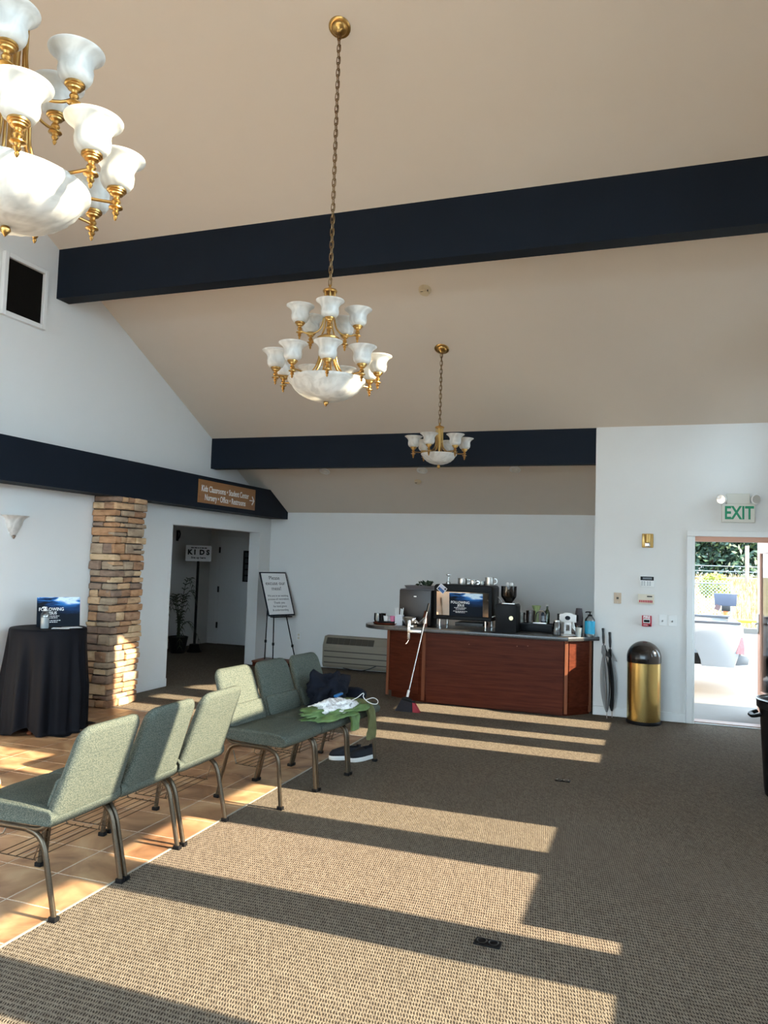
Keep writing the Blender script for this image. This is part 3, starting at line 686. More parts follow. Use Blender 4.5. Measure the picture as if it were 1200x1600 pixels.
tag(o, 'black cloth draped over the round high table in soft folds', 'tablecloth')
def text_lines(parent, lines, y, mat, cx=0):
    for (z,w,h) in lines: G().box(cx-w/2,cx+w/2,y-.0006,y,z-h/2,z+h/2).obj('small_print', mat, parent)
def water_poster(loc, rotz, w, h, label, tilt=0, easel=True):
    t = thing('announcement_poster', label, 'poster', loc, rotz); t.rotation_euler = (tilt,0,rotz)
    p = G().box(-w/2,w/2,-.002,.002,-h/2,h/2).obj('print', poster_mat('underwater_print_%d'%len(bpy.data.materials),w,h), t)
    p.location = (0,0,h/2); cx = -.17*w
    text('FOLLOWING', h*.155, m_winkt, t, (cx,-.003,h*.585), ext=.0004, sx=.92, bold=h*.002)
    text('JESUS', h*.14, m_winkt, t, (cx+.02*w,-.003,h*.455), ext=.0004, sx=.92, bold=h*.002)
    for z_,w_ in ((.355,.36),(.295,.28),(.205,.42),(.15,.28)):
        g = G(); x = -w_*w/2; rr = random.Random(int(z_*1000))
        while x < w_*w/2:
            l = rr.uniform(.03,.07)*w; g.box(cx+x,cx+min(x+l,w_*w/2),-.0034,-.0024,z_*h-.011*h,z_*h+.011*h); x += l+.012*w
        g.obj('small_print', m_winkt, t)
    if easel: G().prism([(0,0),(.10,0),(.004,h*.7)],-.02,.02,'x').obj('strut', m_inkblk, t)
    return t
water_poster((TX+.02,TY+.10,TZ+.006), radians(62), .40, .275, 'underwater blue poster propped on the black cloth table', radians(-6))
m_clear = glass_mat('clear_plastic', (.88,.90,.90), .10, .08)
def pump_bottle(loc, label, liquid, labelmat, r, h, pumpmat, rotz=0, bandh=(.18,.72)):
    t = thing('pump_bottle', label, 'bottle', loc, rotz)
    prof = [(0,0),(r*.9,0),(r,.008),(r,h*.62),(r*.92,h*.70),(r*.55,h*.79),(r*.42,h*.82),(0,h*.82)]
    G().lathe(prof,24).obj('bottle_body', m_clear, t, smooth=True, angle=40)
    G().lathe([(0,.004),(r*.93,.004),(r*.93,h*.5),(0,h*.5)],20).obj('liquid', liquid, t, smooth=True, angle=40)
    if labelmat: G().lathe([(r*1.015,h*bandh[0]),(r*1.015,h*bandh[1])],24,cap=False).obj('label', labelmat, t, smooth=True)
    p = G().lathe([(0,0),(r*.46,0),(r*.46,h*.05),(r*.3,h*.06),(r*.12,h*.065),(r*.12,h*.15),(r*.34,h*.152),(r*.34,h*.175),(0,h*.18)],16,(0,0,h*.81)).obj('pump', pumpmat, t, smooth=True, angle=40)
    G().tube([(0,0,h*.97),(-r*.6,0,h*.97),(-r*.95,0,h*.95)],r*.12,6).obj('nozzle', pumpmat, p, smooth=True)
    return t
m_gel = MAT('clear_gel', (.62,.65,.66), .15, var=.05)
pump_bottle((TX+.08,TY-.14,TZ+.006), 'clear pump bottle standing before the poster on the black cloth', m_gel, None, .038, .20, m_white)
bt = pump_bottle
for k,(x,y,a) in enumerate(((TX+.17,TY-.03,.6),(TX+.215,TY+.06,1.1))):
    o = G().box(-.075,.075,-.055,.055,0,.0025).obj('paper_card', m_paper); o.location = (x,y,TZ+.006+.003*k); o.rotation_euler = (0,0,a)
    tag(o, ['pale paper card lying beside the clear pump bottle','pale paper card overhanging the right edge of the black cloth table'][k], 'card')
# traffic cone just showing at the left edge
t = thing('traffic_cone', 'orange and white cone just showing at the left edge behind the nearest chair', 'cone', (-4.12,3.98,0))
m_or = MAT('cone_orange', (.75,.13,.03), .5)
G().box(-.14,.14,-.14,.14,0,.025).obj('cone_base', m_or, t, bevel=.008)
G().lathe([(.10,.025),(.085,.10)],24,cap=False).obj('cone_body', m_or, t, smooth=True)
G().lathe([(.0855,.10),(.0525,.25)],24,cap=False).obj('reflective_collar', m_white, t, smooth=True)
G().lathe([(.052,.25),(.022,.40),(.018,.41),(0,.41)],24,cap=False).obj('cone_tip', m_or, t, smooth=True)

# ---------------------------------------------------------------- left wall fittings
t = thing('wall_sconce', 'white alabaster half-bell sconce on the left wall', 'sconce', (XL,5.68,1.765))
p = [(0,0),(.02,.006),(.035,.02),(.06,.06),(.085,.10),(.095,.135),(.10,.16),(.12,.18),(.155,.195),(.16,.20),(.15,.2),(.11,.18),(.088,.15),(.075,.1),(.04,.04),(0,.012)]
g = G(); nn = 20; rings = []
for r,z_ in p: rings.append([(r*sin(pi*k/nn)*.72,-r*cos(pi*k/nn),z_) for k in range(nn+1)])
g.loft(rings, closed=False, cap=False); g.obj('glass_shade', m_alab, t, smooth=True, angle=70)
G().lathe([(0,-.022),(.008,-.016),(.016,-.004),(.022,.006),(.016,.016),(0,.018)],14,(.012,0,.0)).obj('finial', m_steel, t, smooth=True)
G().box(0,.012,-.05,.05,.03,.16).obj('back_plate', m_white, t, bevel=.003)
t = thing('wall_speaker_grille', 'black square grille in a white frame high on the left wall', 'grille', (XL,5.62,4.12))
G().box(.0,.012,-.235,.235,-.265,.265).obj('grille_cloth', m_grill, t)
g = G()
for b_ in ((-.27,-.225,-.30,.30),(.225,.27,-.30,.30)): g.box(0,.045,b_[0],b_[1],b_[2],b_[3])
for b_ in ((-.225,.225,-.30,-.255),(-.225,.225,.255,.30)): g.box(0,.045,b_[0],b_[1],b_[2],b_[3])
g.obj('frame', m_trim, t, bevel=.004, seg=1)
# wayfinding sign on the beam
t = thing('direction_sign', 'brushed copper direction sign with arrow mounted on the navy beam', 'sign', (-5.461,9.045,2.465), pi/2)
G().box(-.73,.73,-.012,0,-.148,.148).obj('sign_plate', m_copper, t, bevel=.002, seg=1)
text('Kids Classrooms \u2022 Student Center', .112, m_winkt, t, (-.065,-.0135,.035), sx=.77, bold=.0014)
text('Nursery \u2022 Office \u2022 Restrooms', .112, m_winkt, t, (-.065,-.0135,-.075), sx=.77, bold=.0014)
g = G(); yy0, yy1 = -.0145, -.012
g.box(.565,.70,yy0,yy1,-.024,-.010)
for s in (-1,1): g.prism([(.705,-.017),(.645,-.017+s*.066),(.628,-.017+s*.052),(.678,-.017)],yy0,yy1,'y')
g.obj('arrow', m_winkt, t)

# ---------------------------------------------------------------- hall furnishings
t = thing('kids_sign_stand', 'white KIDS sign board on a tall black pole in the dark hall', 'sign', (-7.40,11.38,0), radians(33))
G().lathe([(0,0),(.13,0),(.13,.02),(.10,.05),(.08,.13),(.02,.14),(0,.14)],20).obj('stand_base', m_black, t, smooth=True, angle=40)
G().lathe([(.022,.1),(.022,1.62)],12).obj('pole', m_black, t, smooth=True)
G().box(-.215,.215,-.03,-.022,1.545,1.815).obj('sign_board', m_paper, t)
text('K I  D S', .115, m_inkblk, t, (0,-.031,1.695), sx=.98, bold=.0065)
text('line up here', .05, m_inkblk, t, (0,-.031,1.605), bold=.0015)
g = G(); rr = random.Random(2); x = -.13
while x < .13:
    l = rr.uniform(.02,.05); g.box(x,min(.135,x+l),-.0312,-.030,1.765,1.782); x += l+.008
g.obj('small_print', m_inkblk, t)
t = thing('potted_palm', 'small potted palm with arching fronds in the dark hall', 'plant', (-7.55,11.12,0))
G().lathe([(0,0),(.12,0),(.15,.2),(.165,.27),(.15,.275),(.14,.26),(0,.25)],24).obj('pot', m_black, t, smooth=True, angle=40)
m_palm = MAT('palm_leaf', (.03,.045,.018), .6, var=.3, scale=20)
rp_ = random.Random(21)
def frond(az, L_, lift, droop):
    g = G(); pts = []
    for i in range(15):
        u = i/14; r = L_*u*(.2+.26*u); z_ = .25+lift*sin(u*pi*.62)*1.0-droop*u*u
        pts.append(Vector((r*cos(az),r*sin(az),z_)))
    g.tube(pts,[.007*(1-.7*i/14) for i in range(15)],5)
    for i in range(4,15):
        t_ = (pts[i]-pts[i-1]).normalized(); sd = t_.cross(Vector((0,0,1))).normalized()
        for s in (-1,1):
            l = .13*(1-.5*abs(i-9)/9); d_ = (sd*s*.7+t_*.75-Vector((0,0,.25))).normalized(); w = t_*.008
            b0 = pts[i]; mid = b0+d_*l*.55; tip = b0+d_*l-Vector((0,0,.03))
            g.add([b0-w,b0+w,mid+w*1.1,mid-w*1.1,tip],[(0,1,2,3),(3,2,4)])
    return g
for k,(az,L_,li,dr) in enumerate(((-.3,.75,1.15,.25),(.5,.6,.95,.3),(1.6,.55,.85,.3),(2.6,.6,.9,.35),(3.6,.5,.8,.3),(4.6,.6,.9,.4),(5.5,.7,.7,.55),(-.9,.8,.55,.6),(.1,.9,.5,.55))):
    frond(az,L_,li,dr).obj('frond', m_palm, t)
G().lathe([(.03,.2),(.022,.5),(.014,.62)],8).obj('stem', m_palm, t, smooth=True)
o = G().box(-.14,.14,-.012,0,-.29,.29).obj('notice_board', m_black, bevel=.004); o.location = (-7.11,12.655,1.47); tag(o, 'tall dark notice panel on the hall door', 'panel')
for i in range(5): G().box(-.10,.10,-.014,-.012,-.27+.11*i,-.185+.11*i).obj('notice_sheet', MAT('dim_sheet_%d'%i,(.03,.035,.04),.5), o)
t = thing('wall_hook', 'small black bracket high on the hall wall above the sign', 'bracket', (-8.0,11.6,1.98))
G().tube([(0,0,.08),(.04,0,.09),(.06,0,.04),(.05,0,-.02),(.02,0,-.06)],.014,8).obj('bracket_arm', m_black, t, smooth=True); G().box(0,.012,-.03,.03,-.09,.1).obj('bracket_plate', m_black, t)

# ---------------------------------------------------------------- easel with notice, low box, PTAC
bx = thing('low_wooden_box', 'low reddish wooden box on the floor beneath the easel', 'box', (-5.46,10.60,0))
G().box(-.27,.27,-.2,.2,0,.06).obj('box_body', m_wood, bx, bevel=.003); G().box(-.28,.28,-.21,.21,.06,.085).obj('box_lid', m_woodl, bx, bevel=.004)
t = thing('display_easel', 'thin black tripod easel standing by the back wall', 'easel', (-5.30,10.46,.085), radians(67))
for P_ in ([(-.20,-.08,0),(-.11,.045,.66),(-.02,.30,1.26)],[(.27,-.08,-.085),(.14,.045,.66),(.02,.30,1.26)],[(0,.36,0),(0,.34,.66),(0,.31,1.26)]):
    lg = G().tube(P_[:2],.0085,8).tube(P_[1:],.011,8).obj('leg', m_black, t, smooth=True)
    k_ = Vector(P_[0]).lerp(Vector(P_[1]),.42); G().lathe([(0,-.02),(.018,-.02),(.018,.02),(0,.02)],10,tuple(k_)).obj('leg_clamp', m_black, lg, smooth=True, angle=40)
G().box(-.17,.19,-.03,.06,.665,.68).obj('ledge', m_black, t)
G().tube([(0,.30,1.24),(0,.315,1.30)],.016,8).obj('head', m_black, t, smooth=True)
t = thing('easel_notice', 'white framed notice reading Please excuse our mess on the easel', 'notice', (-5.30,10.46,.77), radians(67)); t.rotation_euler = (radians(-22), 0, radians(67))
G().box(-.26,.26,-.016,-.004,.0,.70).obj('frame', m_navy, t, bevel=.003, seg=1)
G().box(-.238,.238,-.0175,-.0155,.022,.678).obj('sheet', m_paper, t)
for s_,z_,sz in (('Please',.60,.085),('excuse our',.515,.085),('mess!',.43,.085),('We are in an exciting',.315,.046),('process of renovation.',.262,.046),('Thank you',.205,.05),('for kind grace',.148,.046),('& understanding.',.09,.046)):
    text(s_, sz, m_ink, t, (0,-.0185,z_), sx=1.0, ext=.0004)
t = thing('wall_air_conditioner', 'beige louvred wall air conditioner low on the back wall beside the counter', 'air conditioner', (-4.14,YB,0))
G().prism([(0,.03),(-.16,.03),(-.19,.08),(-.19,.36),(-.12,.49),(0,.50)],-.56,.56,'x').obj('shell', m_ptac, t, bevel=.012, seg=2)
for i in range(9): G().box(-.53,.53,-.198,-.188,.10+.028*i,.115+.028*i).obj('louver', m_ptacd if i%3==0 else m_ptac, t)
for i in range(8): 
    o = G().box(-.045,.045,-.006,.004,-.05,.05).obj('top_grille', m_ptacd, t); o.location = (-.46+.095*i,-.158,.425); o.rotation_euler = (radians(-28),0,0)
o = G().box(-.12,.12,-.004,.004,-.04,.04).obj('control_flap', m_ptac, t); o.location = (.40,-.160,.425); o.rotation_euler = (radians(-28),0,0)
c_ = G().tube(bez([(-4.35,YB-.20,.04),(-4.1,YB-.21,.02),(-3.95,YB-.21,.05),(-3.84,YB-.2,.10),(-3.76,YB-.1,.12)],6),.006,6).obj('power_cord', m_blackm, t, smooth=True); c_.matrix_parent_inverse = Matrix.Translation(t.location).inverted()
def plate(name, label, cat, loc, w, h, mat, parts=()):
    t = thing(name, label, cat, loc)
    G().box(-w/2,w/2,-.007,0,-h/2,h/2).obj('cover_plate', mat, t, bevel=.002, seg=1)
    for nm,b_,m_ in parts: G().box(*b_).obj(nm, m_, t)
    return t
sock = [('socket',(-.016,.016,-.010,-.006,.01,.04),m_cream),('socket',(-.016,.016,-.010,-.006,-.04,-.01),m_cream)]
plate('wall_outlet', 'white outlet on the back wall behind the easel leg', 'outlet', (-5.19,YB,.44), .075,.12,m_white,sock)
# ---------------------------------------------------------------- coffee counter
CT = .87
t = thing('coffee_counter', 'cherry wood coffee counter with dark top in the alcove', 'counter', (0,0,0))
body = [(-3.06,8.93),(-2.56,8.76),(-2.53,8.74),(-.905,8.715),(-.665,9.02),(-.665,9.40),(-3.06,9.40)]
G().prism(body,.09,CT-.04,'z').obj('cabinet_body', m_wood, t)
G().prism([(-3.02,8.99),(-2.55,8.80),(-.92,8.765),(-.68,9.05),(-.68,9.38),(-3.02,9.38)],0,.09,'z').obj('toe_kick', m_wood, t)
def panel(a,b,z0,z1,th,name,mat,ins=0):
    a = Vector((*a,0)); b = Vector((*b,0)); d_ = (b-a).normalized(); n_ = Vector((d_.y,-d_.x,0)); a = a+d_*ins; b = b-d_*ins
    q = [a,b,b+n_*th,a+n_*th]; return G().prism([(p.x,p.y) for p in q],z0,z1,'z').obj(name, mat, t, bevel=.0015, seg=1)
panel((-3.06,8.93),(-2.56,8.76),.09,CT-.042,.012,'front_panel',m_wood,.045)
panel((-2.53,8.74),(-.905,8.715),.02,CT-.042,.012,'front_panel',m_wood,.03)
panel((-.905,8.715),(-.665,9.02),.10,CT-.042,.010,'front_panel',m_wood,.035)
for a,b in (((-2.565,8.762),(-2.525,8.742)),((-.925,8.716),(-.892,8.727)),((-3.065,8.93),(-3.03,8.918)),((-.69,8.99),(-.668,9.018))):
    panel(a,b,.03,CT-.041,.016,'corner_post',m_woodl)
top = [(-.88,8.655),(-.575,8.985),(-.575,9.015),(-.66,9.015),(-.66,9.43)]
top += [(-3.0+.38*cos(pi/2+pi*k/16),9.05+.38*sin(pi/2+pi*k/16)) for k in range(17)]
ctop = G().prism(top,CT-.042,CT,'z').obj('countertop', m_stonetop, t, bevel=.005, seg=2)
for x,z_ in ((-2.0,.72),(-1.45,.735),(-1.33,.745)): G().lathe([(0,0),(.006,0),(.006,.004),(0,.004)],8).obj('screw_cap', m_woodl, t).matrix_local = Matrix.Translation((x,8.71,z_)) @ Matrix.Rotation(pi/2,4,'X')

# --- left end of the counter
t = thing('serving_tray', 'round brown wooden tray at the rounded end of the counter', 'tray', (-3.10,8.99,CT))
G().lathe([(0,0),(.15,0),(.175,.012),(.178,.022),(.17,.022),(.15,.01),(0,.008)],36).obj('tray_body', m_wood, t, smooth=True, angle=40)
t = thing('condiment_caddy', 'black caddy on the tray holding a white and a pink cup', 'caddy', (-3.10,8.99,CT+.008))
G().box(-.11,.13,-.045,.055,0,.028).obj('caddy_base', m_black, t, bevel=.004)
G().lathe([(0,0),(.04,0),(.045,.09),(.04,.09),(.036,.01),(0,.01)],20,(-.075,.02,.028)).obj('black_cup', m_black, t, smooth=True, angle=40)
def tub(name, col, x, label):
    o = G().lathe([(0,0),(.026,0),(.036,.066),(.033,.066),(.024,.006),(0,.006)],20).obj(name, MAT(name+'_plastic',col,.5), smooth=True, angle=40); o.location = (-3.10+x,8.985,CT+.038); return tag(o,label,'cup')
tub('white_cup',(.8,.8,.8),-.015,'white cup beside the pink cup on the condiment caddy'); tub('pink_cup',(.72,.2,.36),.07,'pink cup on the condiment caddy beside the straws')
o = G().lathe([(0,0),(.05,0),(.062,.05),(.058,.12),(.055,.12),(.058,.05),(.047,.006),(0,.006)],24).obj('glass_bowl', m_clear, smooth=True, angle=50); o.location = (-3.26,9.12,CT); tag(o,'clear glass jar behind the tray at the counter end','jar')
t = thing('straw_holder', 'small white dotted box full of white straws on the counter', 'holder', (-2.93,8.95,CT), .1)
m_dot = nodes('dotted_card')
m_dot, nd, L, b = m_dot
tc = nd.new('ShaderNodeTexCoord'); vo = N(nd,'ShaderNodeTexVoronoi'); vo.inputs['Scale'].default_value = 62; vo.inputs['Randomness'].default_value = 0; L.new(tc.outputs['Object'],vo.inputs['Vector'])
rp = N(nd,'ShaderNodeValToRGB'); rp.color_ramp.elements[0].color = (.2,.22,.3,1); rp.color_ramp.elements[1].color = (.8,.8,.82,1); rp.color_ramp.elements[0].position = .33; rp.color_ramp.elements[1].position = .4
L.new(vo.outputs['Distance'],rp.inputs[0]); L.new(rp.outputs['Color'],b.inputs['Base Color'])
g = G(); g.box(-.047,.047,-.047,-.043,0,.125); g.box(-.047,.047,.043,.047,0,.125); g.box(-.047,-.043,-.043,.043,0,.125); g.box(.043,.047,-.043,.043,0,.125); g.box(-.047,.047,-.047,.047,0,.004)
g.obj('card_box', m_dot, t)
rr = random.Random(8)
for k in range(14):
    x,y = rr.uniform(-.03,.03), rr.uniform(-.03,.03); dx,dy = x*.9+rr.uniform(-.01,.01), y*.6
    G().tube([(x,y,.01),(x+dx,y+dy,.205+rr.uniform(-.012,.008))],.0045,6).obj('straw', m_white, t, smooth=True)
t = thing('mini_fridge', 'dark brown compact fridge standing on the counter', 'fridge', (-2.78,9.24,CT))
G().box(-.205,.205,-.12,.15,0,.435).obj('fridge_body', m_black, t, bevel=.008); G().box(-.203,.203,-.155,-.122,.006,.43).obj('fridge_door', MAT('dark_brown_door',(.022,.013,.010),.4), t, bevel=.006)
G().box(-.016,.016,-.1575,-.154,.345,.357).obj('badge', m_steel, t)
t = thing('foil_tray', 'shallow grey tray on top of the dark brown fridge', 'tray', (-2.74,9.22,CT+.435))
G().box(-.24,.22,-.13,.13,0,.006).obj('card_liner', MAT('grey_card',(.2,.2,.22),.6), t)
g = G(); g.loft([[(-.16,-.10,.006),(.19,-.10,.006),(.19,.11,.006),(-.16,.11,.006)],[(-.19,-.12,.05),(.215,-.12,.05),(.215,.13,.05),(-.19,.13,.05)],[(-.175,-.105,.05),(.20,-.105,.05),(.20,.115,.05),(-.175,.115,.05)],[(-.15,-.09,.012),(.18,-.09,.012),(.18,.10,.012),(-.15,.10,.012)]]); g.obj('pan', MAT('dull_grey_metal',(.30,.30,.33),.35,.8), t)
t = thing('leafy_greens', 'bunch of dark green leaves in the grey tray on the fridge', 'greens', (-2.70,9.20,CT+.45))
rr = random.Random(5); m_lf = MAT('dark_leaf',(.035,.06,.035),.5,var=.4,scale=30)
for k in range(26):
    a = rr.uniform(0,6.28); l = rr.uniform(.05,.10); el = rr.uniform(-.1,1.0); b0 = Vector((rr.uniform(-.07,.09),rr.uniform(-.06,.06),rr.uniform(.02,.05)))
    d_ = Vector((cos(a)*cos(el),sin(a)*cos(el),sin(el))); s_ = d_.cross(Vector((0,0,1))).normalized()*rr.uniform(.014,.024); u_ = s_.cross(d_).normalized()*.008
    G().add([b0,b0+d_*l*.4+s_+u_,b0+d_*l*.4-s_+u_,b0+d_*l*.75+s_*.8+u_,b0+d_*l*.75-s_*.8+u_,b0+d_*l,b0+d_*l*.5],[(0,1,6),(0,6,2),(1,3,6),(2,6,4),(3,5,6),(4,6,5)]).obj('leaf', m_lf, t)
t = thing('clamp_peeler', 'chrome hand-cranked clamp tool hanging over the counter edge', 'hand tool', (-2.70,8.70,CT))
G().box(-.035,.0,-.035,-.020,-.14,.09).obj('clamp_arm', m_chrome, t, bevel=.006)
G().box(-.03,.04,-.035,.10,.004,.03).obj('clamp_jaw', m_steel, t, bevel=.006)
G().tube([(-.017,-.0275,-.14),(-.03,-.03,-.17),(-.05,-.03,-.19)],.006,6).obj('clamp_screw', m_chrome, t, smooth=True)
G().tube(bez([(-.02,0,.05),(.04,.01,.09),(.09,.0,.06),(.13,.0,.09),(.17,0,.12)],5),.014,8).obj('crank', m_chrome, t, smooth=True)
G().lathe([(0,-.03),(.03,-.03),(.036,0),(.03,.03),(0,.03)],16,(.02,.03,.085)).obj('hub', m_chrome, t, smooth=True, angle=40)
G().box(-.03,.14,-.052,-.035,-.055,-.02).obj('clamp_plate', m_steel, t, bevel=.004)
G().lathe([(0,0),(.02,0),(.022,.06),(0,.065)],12,(.16,.01,.06)).obj('grip', MAT('cream_grip',(.6,.5,.45),.5), t, smooth=True)
t = thing('steel_dish', 'low steel dish behind the chrome clamp tool', 'dish', (-2.80,8.93,CT)); G().lathe([(0,0),(.05,0),(.085,.09),(.09,.105),(.085,.105),(.045,.01),(0,.01)],24).obj('dish_bowl', m_steel, t, smooth=True, angle=40)
t = thing('amber_bottle', 'small amber bottle behind the broom handle on the counter', 'bottle', (-2.60,8.94,CT)); G().lathe([(0,0),(.03,0),(.032,.12),(.022,.15),(.014,.165),(0,.165)],18).obj('bottle_body', MAT('amber_glass',(.12,.03,.015),.2), t, smooth=True); G().lathe([(0,0),(.016,0),(.016,.025),(0,.025)],14,(0,0,.165)).obj('cap', m_wood, t, smooth=True, angle=40)

# --- espresso machine
t = thing('espresso_machine', 'black espresso machine with mirror back panel on the counter', 'espresso machine', (-2.15,9.17,CT))
G().prism([(-.355,.10),(.355,.10),(.355,.50),(.33,.52),(-.33,.52),(-.355,.50)],-.21,.22,'y').obj('machine_body', m_black, t, bevel=.014, seg=2)
mp_ = G().box(-.315,.315,-.004,.004,-.145,.145).obj('mirror_panel', MAT('polished_panel',(.55,.48,.40),.10,1,var=.02), t); mp_.location = (0,-.218,.29); mp_.rotation_euler = (radians(5),0,0)
G().box(-.345,.345,-.225,-.2,.105,.14).obj('drip_rail', m_black, t, bevel=.006); G().box(-.34,.34,-.222,-.2,.44,.47).obj('top_trim', m_black, t, bevel=.006)
G().tube([(.362,-.2,.16),(.362,.2,.16)],.006,6).obj('side_rail', m_steel, t, smooth=True)
for x in (-.28,.28):
    for y in (-.18,.17): G().lathe([(0,0),(.02,0),(.02,.008),(.016,.012),(.016,.10),(0,.10)],16,(x,y,0)).obj('foot', m_chrome, t, smooth=True, angle=40)
G().box(-.10,.24,-.15,.15,.03,.07).obj('drip_tray', m_blackm, t, bevel=.004)
water_poster((-2.105,8.958,CT+.152), 0, .405, .272, 'underwater blue poster fixed to the espresso machine', radians(5), False)
c_ = thing('name_card', 'small blue and white card hung cornerwise on the espresso machine', 'card', (-2.40,8.935,CT+.465)); c_.rotation_euler = (0,radians(38),0)
G().box(-.052,.052,0,.003,-.042,.042).obj('card_sheet', m_paper, c_); G().box(-.044,.044,-.001,0,-.036,.0).obj('blue_band', MAT('card_blue',(.02,.09,.28),.5), c_); G().box(-.044,.044,-.001,0,.004,.036).obj('pale_band', MAT('card_pale',(.55,.55,.66),.5), c_); G().box(.024,.044,-.0015,0,.012,.034).obj('dark_square', m_inkblk, c_); G().box(-.044,-.026,-.0015,0,-.034,-.014).obj('dark_square', m_inkblk, c_)
ZT = CT+.522
def cup(name, loc, r, h, mat, label, cat='pitcher', handle=True):
    t = thing(name, label, cat, loc)
    G().lathe([(0,0),(r*.92,0),(r,h*.25),(r*.95,h*.7),(r*1.0,h),(r*.93,h),(r*.9,h*.6),(r*.85,.006),(0,.006)],24).obj('vessel', mat, t, smooth=True, angle=40)
    if handle: G().tube(bez([(r*.95,0,h*.85),(r*1.55,0,h*.8),(r*1.6,0,h*.35),(r*.98,0,h*.2)],4),.005,6).obj('handle', mat, t, smooth=True)
    return t
cup('steel_pitcher', (-2.19,9.10,ZT), .058,.075, m_steel, 'wide steel pitcher on the espresso machine, second from its left')
cup('steel_pitcher', (-2.05,9.08,ZT), .045,.055, m_chrome, 'short chrome cup in the middle of the espresso machine top', 'cup')
cup('steel_pitcher', (-1.86,9.10,ZT), .055,.098, m_steel, 'tallest steel canister at the right end of the espresso machine top', 'canister')
cup('glass_cup', (-1.95,9.10,ZT), .038,.05, m_clear, 'small clear glass cup beside the tallest steel canister', 'cup', False)
t = thing('coffee_tamper', 'small metal tamper standing at the left end of the espresso machine', 'tamper', (-2.37,9.12,ZT)); G().lathe([(0,0),(.028,0),(.028,.02),(.01,.03),(.008,.09),(.018,.10),(.03,.105),(.03,.115),(0,.12)],18).obj('tamper_body', m_steel, t, smooth=True, angle=40)

# --- grinder and right part of the counter
t = thing('coffee_grinder', 'black coffee grinder with dark bean hopper on the counter', 'grinder', (-1.60,8.97,CT))
G().prism([(-.13,0),(.115,0),(.115,.30),(.10,.325),(-.12,.325),(-.13,.31)],-.13,.14,'y').obj('grinder_body', m_black, t, bevel=.008)
G().lathe([(0,0),(.03,0),(.034,.012),(.034,.02),(0,.02)],20).obj('round_badge', MAT('gold_badge',(.6,.52,.3),.3,.8), t, smooth=True, angle=40).matrix_local = Matrix.Translation((.055,-.131,.165)) @ Matrix.Rotation(pi/2,4,'X') @ Matrix.Diagonal((.7,.7,.3,1))
m_hop = glass_mat('smoked_plastic', (.10,.06,.045), .08, .05)
G().lathe([(.035,.325),(.045,.345),(.085,.40),(.09,.42),(.09,.52),(.086,.52),(.086,.42),(.08,.40),(.04,.35)],28,cap=False).obj('hopper', m_hop, t, smooth=True, angle=50)
G().lathe([(0,.335),(.04,.35),(.078,.40),(.08,.46),(0,.47)],24).obj('coffee_beans', MAT('roast_beans',(.03,.014,.008),.5,var=.5,scale=90,bump=.8,bscale=120), t, smooth=True)
lid = G().lathe([(0,.52),(.092,.52),(.092,.528),(0,.53)],28).obj('hopper_lid', m_hop, t, smooth=True, angle=40)
for x in (-.015,.03): G().lathe([(0,.53),(.018,.535),(.022,.55),(.015,.566),(0,.57)],14,(x,0,0)).obj('lid_knob', m_white, lid, smooth=True)
G().tube([(-.06,-.08,.335),(-.10,-.14,.40)],.008,6).obj('dosing_lever', m_steel, t, smooth=True); G().box(-.06,.09,-.12,.1,.322,.334).obj('grinder_collar', m_steel, t, bevel=.003)
t = thing('rinse_station', 'black raised drip station behind the grinder with glasses on it', 'station', (-1.33,9.27,CT)); G().box(-.21,.21,-.10,.13,0,.085).obj('station_box', m_black, t, bevel=.01); G().box(-.19,.19,-.09,.12,.085,.092).obj('drip_grate', m_blackm, t)
ZS = CT+.094
cup('clear_mug', (-1.49,9.26,ZS), .036,.12, m_clear, 'tall clear mug right beside the grinder', 'mug')
cup('frosted_pitcher', (-1.39,9.27,ZS), .055,.145, glass_mat('frosted_plastic',(.62,.60,.58),.12,.3), 'frosted pitcher left of the small faucet', 'pitcher', False)
t = thing('gooseneck_faucet', 'small chrome gooseneck faucet on the black drip station', 'faucet', (-1.26,9.22,ZS)); G().box(-.09,.07,-.03,.03,0,.014).obj('faucet_base', m_steel, t, bevel=.003); G().tube(bez([(-.055,0,.01),(-.055,0,.09),(-.04,0,.13),(0,0,.15),(.04,0,.13),(.05,0,.09),(.05,0,.05)],5),.007,8).obj('spout', m_chrome, t, smooth=True)
t = thing('green_bottle', 'slim green bottle behind the small faucet', 'bottle', (-1.20,9.32,ZS)); G().lathe([(0,0),(.032,0),(.032,.12),(.02,.155),(.012,.17),(.012,.205),(0,.205)],18).obj('bottle_body', glass_mat('green_glass',(.22,.38,.2),.08,.1), t, smooth=True, angle=50); G().lathe([(0,0),(.014,0),(.014,.02),(0,.02)],12,(0,0,.205)).obj('cap', m_white, t, smooth=True, angle=40)
t = thing('lime_squeezer', 'pale green cup upturned behind the small faucet', 'cup', (-1.33,9.335,ZS)); G().lathe([(0,0),(.03,0),(.03,.14),(.05,.185),(.055,.205),(.05,.205),(.026,.15),(0,.15)],18).obj('cup_body', MAT('pale_lime',(.42,.5,.22),.4), t, smooth=True, angle=40)
t = thing('dark_bottle', 'dark blue bottle with pale label under the faucet spout', 'bottle', (-1.235,9.30,ZS)); G().lathe([(0,0),(.034,0),(.034,.11),(.018,.14),(.012,.15),(0,.15)],18).obj('bottle_body', MAT('dark_blue_plastic',(.02,.03,.05),.3), t, smooth=True); G().lathe([(.0345,.03),(.0345,.09)],18,cap=False).obj('label', MAT('pale_label',(.3,.33,.36),.6), t, smooth=True)
